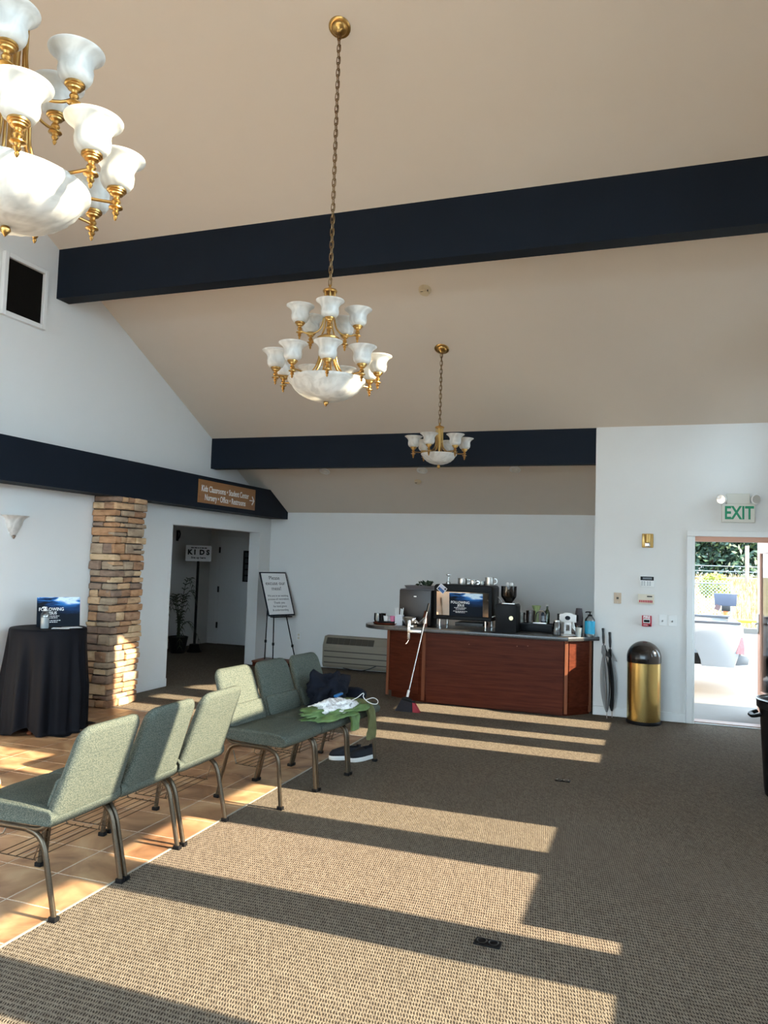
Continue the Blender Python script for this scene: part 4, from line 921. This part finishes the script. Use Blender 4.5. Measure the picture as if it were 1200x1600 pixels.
t = thing('glass_jar', 'clear lidded glass jar left of the white tablet stand', 'jar', (-1.03,8.86,CT)); G().lathe([(0,0),(.042,0),(.045,.01),(.045,.13),(.038,.14),(.038,.155),(0,.155)],22).obj('jar_body', m_clear, t, smooth=True, angle=40); G().lathe([(0,.008),(.038,.008),(.038,.06),(0,.06)],18).obj('contents', MAT('dim_contents',(.16,.16,.17),.7), t, smooth=True); G().lathe([(0,.155),(.04,.155),(.04,.17),(0,.172)],20).obj('lid', m_steel, t, smooth=True, angle=40)
t = thing('tablet_stand', 'white tablet payment stand seen from behind on the counter', 'tablet stand', (-.915,8.93,CT), radians(-6))
G().lathe([(0,0),(.088,0),(.09,.006),(.075,.016),(0,.02)],28).obj('stand_base', m_white, t, smooth=True, angle=40)
g = G(); g.box(-.04,-.022,-.012,.012,.015,.155); g.box(.022,.04,-.012,.012,.015,.155); g.box(-.022,.022,-.012,.012,.015,.055); g.box(-.022,.022,-.012,.012,.12,.155); g.obj('stand_neck', m_white, t)
G().prism([(-.095,.15),(.095,.15),(.095,.235),(.06,.24),(.035,.255),(-.035,.255),(-.06,.24),(-.095,.235)],-.02,.0,'y').obj('back_shell', m_white, t, bevel=.005)
G().lathe([(0,0),(.03,0),(.03,.004),(0,.004)],20).obj('emblem', m_navy, t, smooth=True, angle=40).matrix_local = Matrix.Translation((0,-.021,.198)) @ Matrix.Rotation(pi/2,4,'X') @ Matrix.Diagonal((1,.8,1,1))
for s in (-1,1): G().box(s*.107-.014,s*.107+.014,-.012,.012,.165,.24).obj('corner_grip', m_black, t, bevel=.003)
t = thing('paper_cup_stack', 'stack of dark upturned paper cups on the counter', 'cups', (-.80,8.97,CT))
m_cup = MAT('dark_plum_paper',(.035,.028,.034),.6)
for k in range(6): G().lathe([(.047,0),(.049,.004),(.047,.008),(.033,.11),(0,.11)],24,(0,0,.016*k+.12)).obj('cup', m_cup, t, smooth=True, angle=40)
G().lathe([(0,0),(.042,0),(.046,.12),(0,.12)],24).obj('cup_holder', glass_mat('smoky_acrylic',(.35,.32,.36),.1,.1), t, smooth=True, angle=40)
t = thing('metal_tumbler', 'galvanised metal tumbler in front of the dark cup stack', 'tumbler', (-.79,8.845,CT)); G().lathe([(0,0),(.03,0),(.04,.10),(.037,.10),(.028,.006),(0,.006)],22).obj('tumbler_body', MAT('galvanised',(.42,.47,.48),.4,.7), t, smooth=True, angle=40)
for k in range(3): G().tube([(-.01+.01*k,0,.01),(-.06-.012*k,.0,.16-.02*k)],.004,6).obj('stirrer', m_steel, t, smooth=True)
pump_bottle((-.675,8.93,CT), 'large sanitizer pump bottle with bright blue label on the counter', m_gel, MAT('bright_blue_label',(.02,.36,.58),.4,var=.35,scale=14), .055, .285, m_black, .3, (.12,.62))

# ---------------------------------------------------------------- broom, umbrellas, bins
t = thing('angle_broom', 'broom with steel handle leaning on the counter front', 'broom', (-2.53,8.17,0))
G().tube([(-.035,.03,.155),(.045,.505,1.16)],.008,10).obj('handle', m_chrome, t, smooth=True)
G().tube([(.038,.463,1.07),(.0455,.508,1.166)],.012,10).obj('handle_tip', m_black, t, smooth=True)
G().tube([(-.039,.006,.105),(-.03,.06,.22)],.015,10).obj('ferrule', m_white, t, smooth=True)
def bristle(x0,x1,b0,b1,mat,name):
    g = G(); g.loft([[(b0,-.035,0),(b1,-.035,0),(b1,.03,0),(b0,.03,0)],[(x0,-.012,.13),(x1,-.012,.10),(x1,.025,.10),(x0,.025,.13)]]); return g.obj(name, mat, t, bevel=.003, seg=1)
m_br = MAT('dark_bristles',(.014,.014,.022),.8,var=.5,scale=60,stretch=(6,6,.3),bump=.6,bscale=90)
bristle(-.09,.03,-.16,.045,m_br,'bristles'); bristle(.032,.062,.047,.125,MAT('red_bristles',(.36,.03,.05),.7,var=.3,scale=60,stretch=(6,6,.3),bump=.5,bscale=90),'red_bristles')
G().prism([(-.095,.125),(.062,.095),(.062,.112),(-.03,.155),(-.08,.15)],-.016,.03,'y').obj('broom_head', m_black, t, bevel=.004)
def umbrella(loc, top, label, mats, seed):
    t = thing('folded_umbrella', label, 'umbrella', loc, 0, 'umbrellas leaning by the counter end'); T_ = Vector(top)
    ax = T_.normalized(); L_ = T_.length; q = Vector((0,0,1)).rotation_difference(ax).to_matrix().to_4x4()
    def rot(o): o.matrix_local = q; return o
    n = 48; rings = []
    for i in range(20):
        u = i/19; z_ = .07+u*(L_-.26); env = (.010+.042*sin(pi*min(1,u*1.15))**.8) if u < .86 else .018+.014*(1-u)/.14
        rings.append([((env*(.72+.38*sin(8*(2*pi*k/n)+2.2*u+seed)))*cos(2*pi*k/n),(env*(.72+.38*sin(8*(2*pi*k/n)+2.2*u+seed)))*sin(2*pi*k/n),z_) for k in range(n)])
    g = G(); nn = n
    g.loft(rings)
    g.mi = [ (0 if ((i % n)//6) % 4 < 3 else 1) for i in range(len(g.f))]
    rot(g.obj('canopy', mats, t, smooth=True, angle=70))
    rot(G().lathe([(.004,0),(.005,.02),(.006,.1)],8).obj('tip', m_steel, t, smooth=True)); rot(G().tube([(0,0,.07),(0,0,L_-.1)],.006,8).obj('shaft', m_blackm, t))
    rot(G().lathe([(0,L_-.17),(.011,L_-.17),(.014,L_-.1),(.012,L_-.05),(.015,L_-.01),(.012,L_),(0,L_)],14).obj('grip', m_blackm, t, smooth=True, angle=40))
    flap = rot(G().prism([(0,L_-.30),(.075,L_-.33),(.02,L_-.22)],-.004,.004,'y').obj('strap_flap', mats[1], t))
m_ug = MAT('grey_umbrella_cloth',(.26,.26,.26),.7,var=.2); m_ub = MAT('black_umbrella_cloth',(.012,.012,.013),.7)
umbrella((-.475,8.85,0), (-.062,.14,.97), 'grey folded umbrella leaning by the counter end, front one', [m_ug,m_ub], 0)
umbrella((-.425,8.935,0), (-.04,.075,.93), 'black folded umbrella leaning behind the grey umbrella', [m_ub,m_ug], 2)
t = thing('gold_waste_bin', 'brass cylinder waste bin with black dome lid by the door', 'waste bin', (-.095,8.80,0))
G().lathe([(0,0),(.178,0),(.182,.012),(.18,.03),(.174,.036),(0,.036)],48).obj('base_ring', m_black, t, smooth=True, angle=40)
G().lathe([(.172,.034),(.172,.655)],64,cap=False).obj('brass_body', m_gold, t, smooth=True)
m_dome = MAT('gloss_black_dome',(.008,.008,.009),.10,var=.05,spec=.35)
pr = [(.176,.645),(.178,.66),(.178,.70)]+[(.178*cos(a),.70+.172*sin(a)) for a in [pi/2*k/12 for k in range(1,12)]]+[(0,.872)]
G().lathe(pr,64).obj('dome_lid', m_dome, t, smooth=True)
# push flap lies on the dome face
g = G(); rows = []
for i in range(9):
    row = []
    for k in range(15):
        a = -pi/2-.30+ (k/14-.5)*1.25; e = i/8*.86; rr_ = (.1805*cos(e) if e>0 else .1805)
        row.append((rr_*cos(a),rr_*sin(a),.695+.174*sin(e)))
    rows.append(row)
g.loft(rows, closed=False, cap=False); g.obj('push_flap', MAT('satin_black_flap',(.004,.004,.005),.25,spec=.6), t, smooth=True)
t = thing('black_trash_can', 'large black plastic trash can cut off by the right edge', 'trash can', (1.02,6.45,0))
G().lathe([(0,.01),(.215,.01),(.225,.0),(.235,.05),(.262,.60),(.272,.64),(.285,.645),(.287,.69),(.278,.70),(.262,.695),(.25,.60),(.215,.03),(0,.03)],48).obj('can_body', m_black, t, smooth=True, angle=40)
for a in (pi+.1,.1): 
    h = G().tube(bez([(.27,-.075,.60),(.315,-.06,.585),(.325,0,.58),(.315,.06,.585),(.27,.075,.60)],4),.014,8,r2=.022).obj('handle', m_black, t, smooth=True); h.rotation_euler = (0,0,a)
rl = G().lathe([(.276,.69),(.292,.70),(.292,.705),(.27,.71),(.255,.69),(.24,.55)],40,cap=False,rfun=lambda a,z: 1+.012*sin(17*a)).obj('bin_liner', MAT('black_liner',(.015,.015,.016),.25), t, smooth=True, angle=70)

# ---------------------------------------------------------------- fittings on the exit wall
m_signw = MAT('ivory_sign_case',(.66,.645,.58),.45,var=.02)
t = thing('exit_sign', 'white EXIT sign with green letters and two emergency lamps above the door', 'exit sign', (.846,YE,2.276))
G().box(-.164,.164,-.055,0,-.10,.10).obj('sign_box', m_signw, t, bevel=.004, seg=1); G().box(-.115,.115,-.045,0,.10,.212).obj('battery_box', m_signw, t, bevel=.004, seg=1)
text('EXIT', .195, m_green, t, (.006,-.0555,-.003), sx=.72, bold=.005, ext=.001)
for s in (-1,1):
    l_ = thing_ = G().lathe([(0,0),(.035,0),(.05,.02),(.056,.045),(.05,.05),(0,.047)],24).obj('emergency_lamp', m_white, t, smooth=True, angle=40)
    M_ = Matrix.Translation((s*.15,-.035,.155)) @ Matrix.Rotation(s*.5,4,'Z') @ Matrix.Rotation(pi/2+.15,4,'X'); l_.matrix_local = M_
    G().lathe([(.0,.052),(.03,.051),(.046,.0505)],24,cap=False).obj('lens', m_chrome, l_, smooth=True)
t = thing('alarm_strobe', 'gold square alarm strobe on the wall left of the door', 'strobe', (-.071,YE,1.963))
m_sg = MAT('gold_plastic',(.48,.29,.08),.3,.4); G().box(-.06,.06,-.02,0,-.078,.078).obj('strobe_base', m_sg, t, bevel=.008); G().lathe([(.034,-.02),(.036,.07),(0,.07)],20,(0,-.018,0),cap=True).obj('horn', m_sg, t, smooth=True, angle=40)
G().box(-.028,.028,-.055,-.02,-.07,-.02).obj('strobe_lens', m_chrome, t, bevel=.008)
t = thing('alarm_keypad', 'white alarm keypad with black display on the wall', 'keypad', (-.073,YE,1.51)); G().box(-.075,.075,-.025,0,-.058,.058).obj('keypad_case', m_white, t, bevel=.004); G().box(-.07,.07,-.027,-.024,.012,.054).obj('display', m_black, t)
G().box(-.045,.05,-.0275,-.026,.024,.044).obj('screen', MAT('grey_lcd',(.12,.13,.14),.3), t)
m_key = MAT('grey_key',(.35,.36,.37),.6)
for r in range(3):
    for c_ in range(4): G().box(-.06+.024*c_+(.01 if c_>1 else 0),-.043+.024*c_+(.01 if c_>1 else 0),-.027,-.024,-.044+.017*r,-.033+.017*r).obj('key', m_key, t)
t = thing('zone_annunciator', 'cream fire panel with a row of red buttons on the wall', 'panel', (-.083,YE,1.315)); G().box(-.085,.085,-.025,0,-.053,.053).obj('panel_case', m_cream, t, bevel=.004); G().box(.01,.065,-.027,-.024,.024,.036).obj('display_slot', m_black, t)
for c_ in range(8): G().box(-.072+.018*c_,-.058+.018*c_,-.027,-.024,-.038,-.012).obj('red_button', m_red, t)
t = thing('fire_pull_station', 'red FIRE pull station below the cream panel', 'fire alarm', (-.073,YE,1.075)); G().box(-.051,.051,-.04,0,-.06,.06).obj('pull_case', m_red, t, bevel=.006)
text('FIRE', .036, m_winkt, t, (0,-.0405,.042), bold=.0012, sx=1.1); G().box(-.035,.035,-.047,-.04,-.022,.025).obj('pull_frame', m_white, t); G().box(-.03,.03,-.052,-.046,-.014,.015).obj('pull_handle', m_black, t, bevel=.003); G().box(.02,.04,-.046,-.04,-.055,-.04).obj('lock', m_black, t); G().box(-.034,.01,-.041,-.0395,-.045,-.040).obj('small_print', m_winkt, t)
for x,lab in ((.0935,'white switch plate nearer to the red fire pull station'),(.1955,'white switch plate nearer to the exit door')):
    t = plate('light_switch', lab, 'switch', (x,YE,1.09), .084,.118,m_white); t['group'] = 'light switches beside the door'
    G().box(-.006,.006,-.022,-.006,-.012,.006).obj('toggle', m_steel, t).rotation_euler = (.3,.4,0)
plate('phone_jack', 'tan jack plate on the wall left of the cream panel', 'wall plate', (-.385,YE,1.312), .08,.12,MAT('tan_plate',(.50,.37,.25),.4),[('jack',(-.012,.012,-.010,-.006,-.012,.012),m_ptacd),('screw',(-.004,.004,-.009,-.006,.042,.048),m_steel),('screw',(-.004,.004,-.009,-.006,-.048,-.042),m_steel)])

# ---------------------------------------------------------------- floor boxes and ceiling fittings
for (x,y,lab,w,d_) in ((-.668,3.405,'black floor outlet box on the carpet nearest to the camera',.058,.034),(-.65,6.137,'small black floor outlet box in the middle of the carpet',.056,.03)):
    t = thing('floor_outlet', lab, 'floor outlet', (x,y,0), radians(-2), 'floor outlets in the carpet'); G().box(-w,w,-d_,d_,0,.006).obj('cover', m_black, t, bevel=.002, seg=1)
    for s in (-1,1): G().lathe([(.020,.006),(.024,.009),(.020,.011),(.017,.009)],20,(s*.026,0,0),cap=False).obj('outlet_ring', m_blackm if y<4 else m_steel, t, smooth=True)
sl = -math.atan(.4876)
def ceilthing(name,label,cat,x,y,prof,mat,extra=None):
    t = thing(name,label,cat,(x,y,cz(y))); t.rotation_euler = (sl,0,0); G().lathe(prof,28).obj('housing',mat,t,smooth=True,angle=40)
    if extra: extra(t)
    return t
m_det = MAT('aged_cream_plastic',(.58,.46,.30),.5)
def slots(t): 
    G().box(-.035,-.005,-.02,-.012,-.046,-.036).obj('slot', m_ptacd, t); G().lathe([(0,-.05),(.034,-.05),(.036,-.042)],18,(.01,.012,0),cap=False).obj('sensor_cap', m_det, t, smooth=True); G().box(.034,.044,-.03,-.012,-.046,-.034).obj('slot', m_ptacd, t)
ceilthing('smoke_detector','round cream smoke detector on the ceiling below the big beam','detector',-2.112,6.935,[(.062,.004),(.062,-.008),(.058,-.014),(.054,-.034),(.046,-.044),(0,-.046)],m_det,slots)
ceilthing('smoke_detector','small cream detector on the alcove ceiling behind the far beam','detector',-3.083,10.05,[(.05,.004),(.05,-.008),(.04,-.03),(0,-.034)],m_det,lambda t: G().box(-.03,-.006,-.012,-.004,-.036,-.03).obj('slot', m_ptacd, t))
for x,lab in ((-1.70,'white flush ceiling light behind the far beam, rightmost of three'),(-2.95,'white flush ceiling light behind the far beam, middle of three'),(-4.38,'white flush ceiling light behind the far beam, leftmost of three')):
    t = ceilthing('flush_ceiling_light',lab,'ceiling light',x,9.80,[(.075,.004),(.075,-.01),(.062,-.016),(.055,-.016)],m_white,lambda t: G().lathe([(.055,-.014),(.04,-.03),(0,-.036)],24,cap=False).obj('diffuser',m_alab,t,smooth=True)); t['group'] = 'flush lights on the alcove ceiling'
# ---------------------------------------------------------------- outdoors
m_conc = MAT('pale_concrete',(.125,.113,.10),.9,var=.15,scale=2,bump=.1,bscale=60)
m_asph = MAT('grey_asphalt',(.085,.088,.105),.95,var=.15,scale=3,bump=.2,bscale=120)
m_grassd = ramp_noise_mat('dry_grass_ground',[(.16,.11,.045),(.23,.175,.08),(.28,.22,.12)],1.4,(1,1,1),.95,8,0,.2)
g = G(); g.box(-30,1.34,YE+.14,24,-.12,-.02); struct(g.obj('ground_apron', m_conc))
g = G(); g.box(1.34,50,YE+.14,24,-.12,-.02); struct(g.obj('ground_asphalt', m_asph))
g = G(); g.box(XR+.16,5.5,-40,YE+.14,-.12,-.02); g.box(-30,XR+.16,-9,-3.16,-.12,-.02); struct(g.obj('ground_bounce', MAT('pale_bounce_ground',(.46,.425,.375),.9,var=.1,scale=2)))  # unseen pale ground added to bounce light up to the ceiling
g = G(); g.box(5.5,50,-40,YE+.14,-.12,-.02); g.box(-30,XR+.16,-40,-9,-.12,-.02); struct(g.obj('ground_asphalt', m_asph))
g = G(); nx, ny = 30, 26
vs = []; fs = []
for j in range(ny+1):
    for i in range(nx+1):
        y = 23.5+j*2.6; x = -30+i*3.0; u = min(1,max(0,(y-23.5)/22)); vs.append((x,y,-.03+1.25*u*u*(3-2*u)+.05*mnoise.noise(Vector((x*.3,y*.3,0)))))
for j in range(ny):
    for i in range(nx): fs.append((j*(nx+1)+i,j*(nx+1)+i+1,(j+1)*(nx+1)+i+1,(j+1)*(nx+1)+i))
struct(g.add(vs,fs).obj('ground_field', m_grassd, smooth=True, recalc=False))
def gz(y): u = min(1,max(0,(y-23.5)/22)); return -.03+1.25*u*u*(3-2*u)
rg = random.Random(3); g = G()
for k in range(5200):
    y = 23.6+rg.random()**1.3*22; x = y*.02+rg.uniform(-1,5); z_ = gz(y)-.02; h = rg.uniform(.12,.42); a = rg.uniform(0,pi); w = .012+.0006*y
    dx,dy = cos(a)*w, sin(a)*w; lx,ly = rg.uniform(-.1,.1),rg.uniform(-.1,.1)
    g.add([(x-dx,y-dy,z_),(x+dx,y+dy,z_),(x+lx,y+ly,z_+h)],[(0,1,2)])
o = g.obj('dry_grass', ramp_noise_mat('dry_grass_blade',[(.17,.12,.045),(.26,.20,.10),(.32,.27,.16)],2,(1,1,1),.9,3,0,0,world=True), recalc=False); o['kind'] = 'stuff'; tag(o,'tall dry yellow grass on the bank beyond the car park','grass')
struct(G().box(1.0,30,23.2,23.5,-.05,.12).obj('kerb', m_conc))
struct(G().box(-.5,8.5,YE+.15,10.55,2.62,2.78).obj('added_shade_roof', m_trim))  # unseen slab added to cast the shade strip outside the exit door
# truck parked across the doorway
t = thing('pickup_truck', 'white pickup truck parked outside the open door', 'truck', (0,0,-.02))
m_tw = MAT('white_car_paint',(.33,.335,.34),.35,var=.01); m_rub = MAT('tyre_rubber',(.02,.02,.02),.8); m_dk = MAT('dark_underbody',(.02,.02,.02),.8)
YS = 11.45; ZB, ZR = .37, .965; XE = 1.135; WXc, WR = .20, .42
arch = [(WXc+WR*cos(a),.36+WR*.98*sin(a)) for a in [pi*k/14 for k in range(15)]]
side = [(XE-.10,ZB),(XE-.045,.55),(XE,.60),(XE+.02,.80),(XE+.0,ZR-.03),(XE-.05,ZR),(-1.15,ZR),(-1.15,ZB)]+[(p[0],max(p[1],ZB)) for p in arch[::-1]]
for y0,y1 in ((YS,YS+.06),(YS+1.62,YS+1.68)): G().prism(side,y0,y1,'y').obj('bed_side', m_tw, t, bevel=.012, seg=2)
for y0,y1 in ((YS-.012,YS+.09),(YS+1.59,YS+1.69)): G().box(-1.15,XE-.02,y0,y1,ZR-.01,ZR+.022).obj('bed_rail_cap', MAT('grey_rail_cap_%d'%int(y0*10),(.07,.075,.09),.5), t, bevel=.008)
G().box(XE-.05,XE-.0,YS+.07,YS+1.61,.55,ZR).obj('tailgate', m_tw, t, bevel=.01)
G().box(-1.15,XE-.05,YS+.06,YS+1.62,.50,.54).obj('bed_floor', m_dk, t)
G().prism([(XE-.085,.565),(XE+.022,.555),(XE+.026,.66),(XE+.012,.78),(XE-.012,.79)],YS-.008,YS+.03,'y').obj('tail_lamp', MAT('pale_red_lens',(.62,.25,.26),.2,var=.3,scale=40), t, bevel=.004, seg=1)
G().prism([(XE-.09,.40),(XE+.07,.42),(XE+.085,.50),(XE+.06,.54),(XE-.05,.545)],YS+.01,YS+1.66,'y').obj('rear_bumper', MAT('dull_bumper',(.16,.17,.18),.4,.2), t, bevel=.012)
G().box(-1.2,XE-.15,YS+.2,YS+1.45,.37,.50).obj('chassis', m_dk, t)
for yy in (YS+.02,YS+1.42):
    w_ = G().lathe([(.17,-.11),(.29,-.11),(.325,-.08),(.33,0),(.325,.08),(.29,.11),(.17,.11)],32).obj('tyre', m_rub, t, smooth=True, angle=50); w_.matrix_local = Matrix.Translation((WXc-.12,yy+.13,.335)) @ Matrix.Rotation(pi/2,4,'X')
    G().lathe([(0,.10),(.05,.10),(.06,.06),(.15,.07),(.175,.11),(.18,.11),(.18,0),(0,0)],24).obj('wheel_rim', m_steel, w_, smooth=True, angle=40)
cab = [(-1.2,.37),(-2.9,.37),(-2.9,1.0),(-2.55,1.05),(-2.2,1.55),(-1.45,1.58),(-1.2,1.05)]
G().prism(cab,YS+.02,YS+1.66,'y').obj('cab', m_tw, t, bevel=.03); G().prism([(-1.45,1.1),(-2.35,1.1),(-2.12,1.48),(-1.52,1.5)],YS+.012,YS+1.668,'y').obj('cab_window', m_black, t)
for k,(x,y,l) in enumerate(((.55,YS+.75,.5),(.2,YS+1.1,.7))): 
    o = G().tube([(x-l/2,y,.62+.2*k),(x+l/2,y+.1,.95+.02*k)],.03,8).obj('cargo_pole', m_white, t, smooth=True)
# grey board on a post
t = thing('parking_lot_sign', 'grey-blue board on an orange-collared post beyond the truck', 'sign', (1.29,16.0,0), radians(-4))
m_sl = MAT('slate_board',(.05,.06,.09),.6)
G().prism([(-.19,1.0),(.185,1.0),(.2,1.23),(-.205,1.23)],-.02,.02,'y').obj('board', m_sl, t, bevel=.006); G().box(-.07,.08,-.05,.05,.90,1.0).obj('bracket', m_blackm, t, bevel=.01)
G().lathe([(.04,.78),(.045,.90),(0,.90)],16).obj('orange_collar', m_or, t, smooth=True, angle=40); G().lathe([(.03,-.03),(.03,.78)],12).obj('post', m_steel, t, smooth=True); o = G().box(-.09,.0,-.03,.03,-.05,.05).obj('lamp_box', MAT('maroon_box',(.09,.05,.05),.5), t); o.location = (-.10,0,.95); o.rotation_euler = (0,.35,0)
t = thing('yellow_barrier', 'long yellow barrier pipe at the far edge of the car park', 'barrier', (2.1,22.5,0)); m_ye = MAT('barrier_yellow',(.80,.60,.02),.5)
G().tube([(-3.5,0,.36),(4,0,.36)],.045,10).obj('pipe', m_ye, t, smooth=True)
for x in (-3.3,3.6): G().tube([(x,0,-.03),(x,0,.4)],.05,10).obj('bollard', m_ye, t, smooth=True)
# chain link fence
t = thing('chain_link_fence', 'galvanised chain link fence on the grassy bank', 'fence', (0,27,0)); m_gal = MAT('galvanised_wire',(.22,.24,.26),.5,.3); zf = gz(27)
FX = [-3.2,-.4,2.35]; 
for x in FX: G().tube([(x,0,zf-.1),(x,0,1.36)],.035,8).obj('post', m_gal, t, smooth=True)
G().tube([(-3.2,0,1.27),(2.35,0,1.27)],.025,8).obj('top_rail', m_gal, t, smooth=True)
g = G(); x = -3.2
while x < 3.6:
    for s in (-1,1):
        a = Vector((x,0,zf)); b_ = Vector((x+s*(1.38-zf),0,1.38))
        if b_.x > 2.35: f_ = (2.35-a.x)/(b_.x-a.x); b_ = a.lerp(b_,max(0,min(1,f_)))
        if a.x > 2.35: 
            f_ = (2.35-a.x)/(b_.x-a.x) if b_.x < 2.35 else 1; a = a.lerp(b_,f_)
        if (b_-a).length > .02: g.tube([a,b_],.008,3,cap=False)
    x += .11
g.obj('wire_mesh', m_gal, t)['kind'] = 'stuff'
t = thing('field_fence', 'low wire fence with wooden posts along the far field edge', 'fence', (0,40,0)); m_fp = MAT('weathered_post',(.20,.15,.12),.9,var=.3)
for x,h in ((1.2,1.0),(4.15,1.9),(6.4,1.0)): G().tube([(x,0,gz(40)-.1),(x,0,gz(40)+h)],.09,8).obj('post', m_fp, t)
for h in (.35,.65,.9): G().tube([(-4,0,gz(40)+h),(9,0,gz(40)+h)],.018,5).obj('wire', m_gal, t)
# trees and shrub
def tree(x,y,h,r,label,mats,seed,crown0=.35,n=2600,leaf=.22,group='trees beyond the field'):
    t = thing('broadleaf_tree', label, 'tree', (x,y,gz(y)),0,group); rt_ = random.Random(seed)
    G().lathe([(.22,-.1),(.16,h*.25),(.10,h*.6),(.03,h*.9)],8).obj('trunk', m_fp, t, smooth=True)
    bl = [(rt_.uniform(-r,r)*.75,rt_.uniform(-r,r)*.6,h*rt_.uniform(crown0,1.0),r*rt_.uniform(.3,.55)) for _ in range(30)]
    g = G()
    for k in range(n):
        b_ = rt_.choice(bl); u = Vector((rt_.gauss(0,1),rt_.gauss(0,1),rt_.gauss(0,1))).normalized()*b_[3]*rt_.random()**.5
        p = Vector(b_[:3])+Vector((u.x,u.y,u.z*.75)); d1 = Vector((rt_.gauss(0,1),rt_.gauss(0,1),rt_.gauss(0,1))).normalized(); d2 = d1.orthogonal().normalized()
        s = leaf*rt_.uniform(.6,1.3); g.m = 0 if rt_.random() < .7 else 1
        g.add([p-d1*s-d2*s*.4,p+d2*s*.5,p+d1*s,p-d2*s*.5],[(0,1,2,3)])
    g.obj('foliage', mats, t, recalc=False)
m_t1 = MAT('deep_green_leaves',(.018,.042,.026),.6,var=.4,scale=1.2); m_t2 = MAT('mid_green_leaves',(.045,.08,.03),.6,var=.4,scale=1.2); m_t3 = MAT('yellow_green_leaves',(.17,.20,.015),.6,var=.3,scale=1.5)
for k,(x,y,h,r,lab) in enumerate(((0.2,50,6,3.0,'dark green tree beyond the field at the left side of the doorway'),(3.4,53,6.5,3.4,'dark green tree beyond the field behind the yellow-green shrub'),(6.2,51,6,3.2,'dark green tree beyond the field at the right side of the doorway'),(9.6,54,6.5,3.4,'dark green tree beyond the field seen through the door glass'),(1.8,60,8,4.2,'tall background tree behind the left dark trees'),(6.6,62,8,4.4,'tall background tree behind the right dark trees'))):
    tree(x,y,h,r,lab,[m_t1,m_t2],30+k,.08 if k>3 else .10,7000,.2)
t = thing('garden_shrub','round yellow-green shrub behind the chain link fence','shrub',(2.35,34,gz(34)-.1)); rt_ = random.Random(77); g = G()
for k in range(1500):
    u = Vector((rt_.gauss(0,1),rt_.gauss(0,1),rt_.gauss(0,1))).normalized()*(rt_.random()**.35); p = Vector((u.x*.62,u.y*.5,.55+u.z*.62)); d1 = Vector((rt_.gauss(0,1),rt_.gauss(0,1),rt_.gauss(0,1))).normalized(); d2 = d1.orthogonal().normalized(); s = .06
    g.add([p-d1*s,p+d2*s*.6,p+d1*s,p-d2*s*.6],[(0,1,2,3)])
g.obj('foliage', m_t3, t, recalc=False); G().lathe([(.05,0),(.03,.5)],6).obj('stem', m_fp, t)
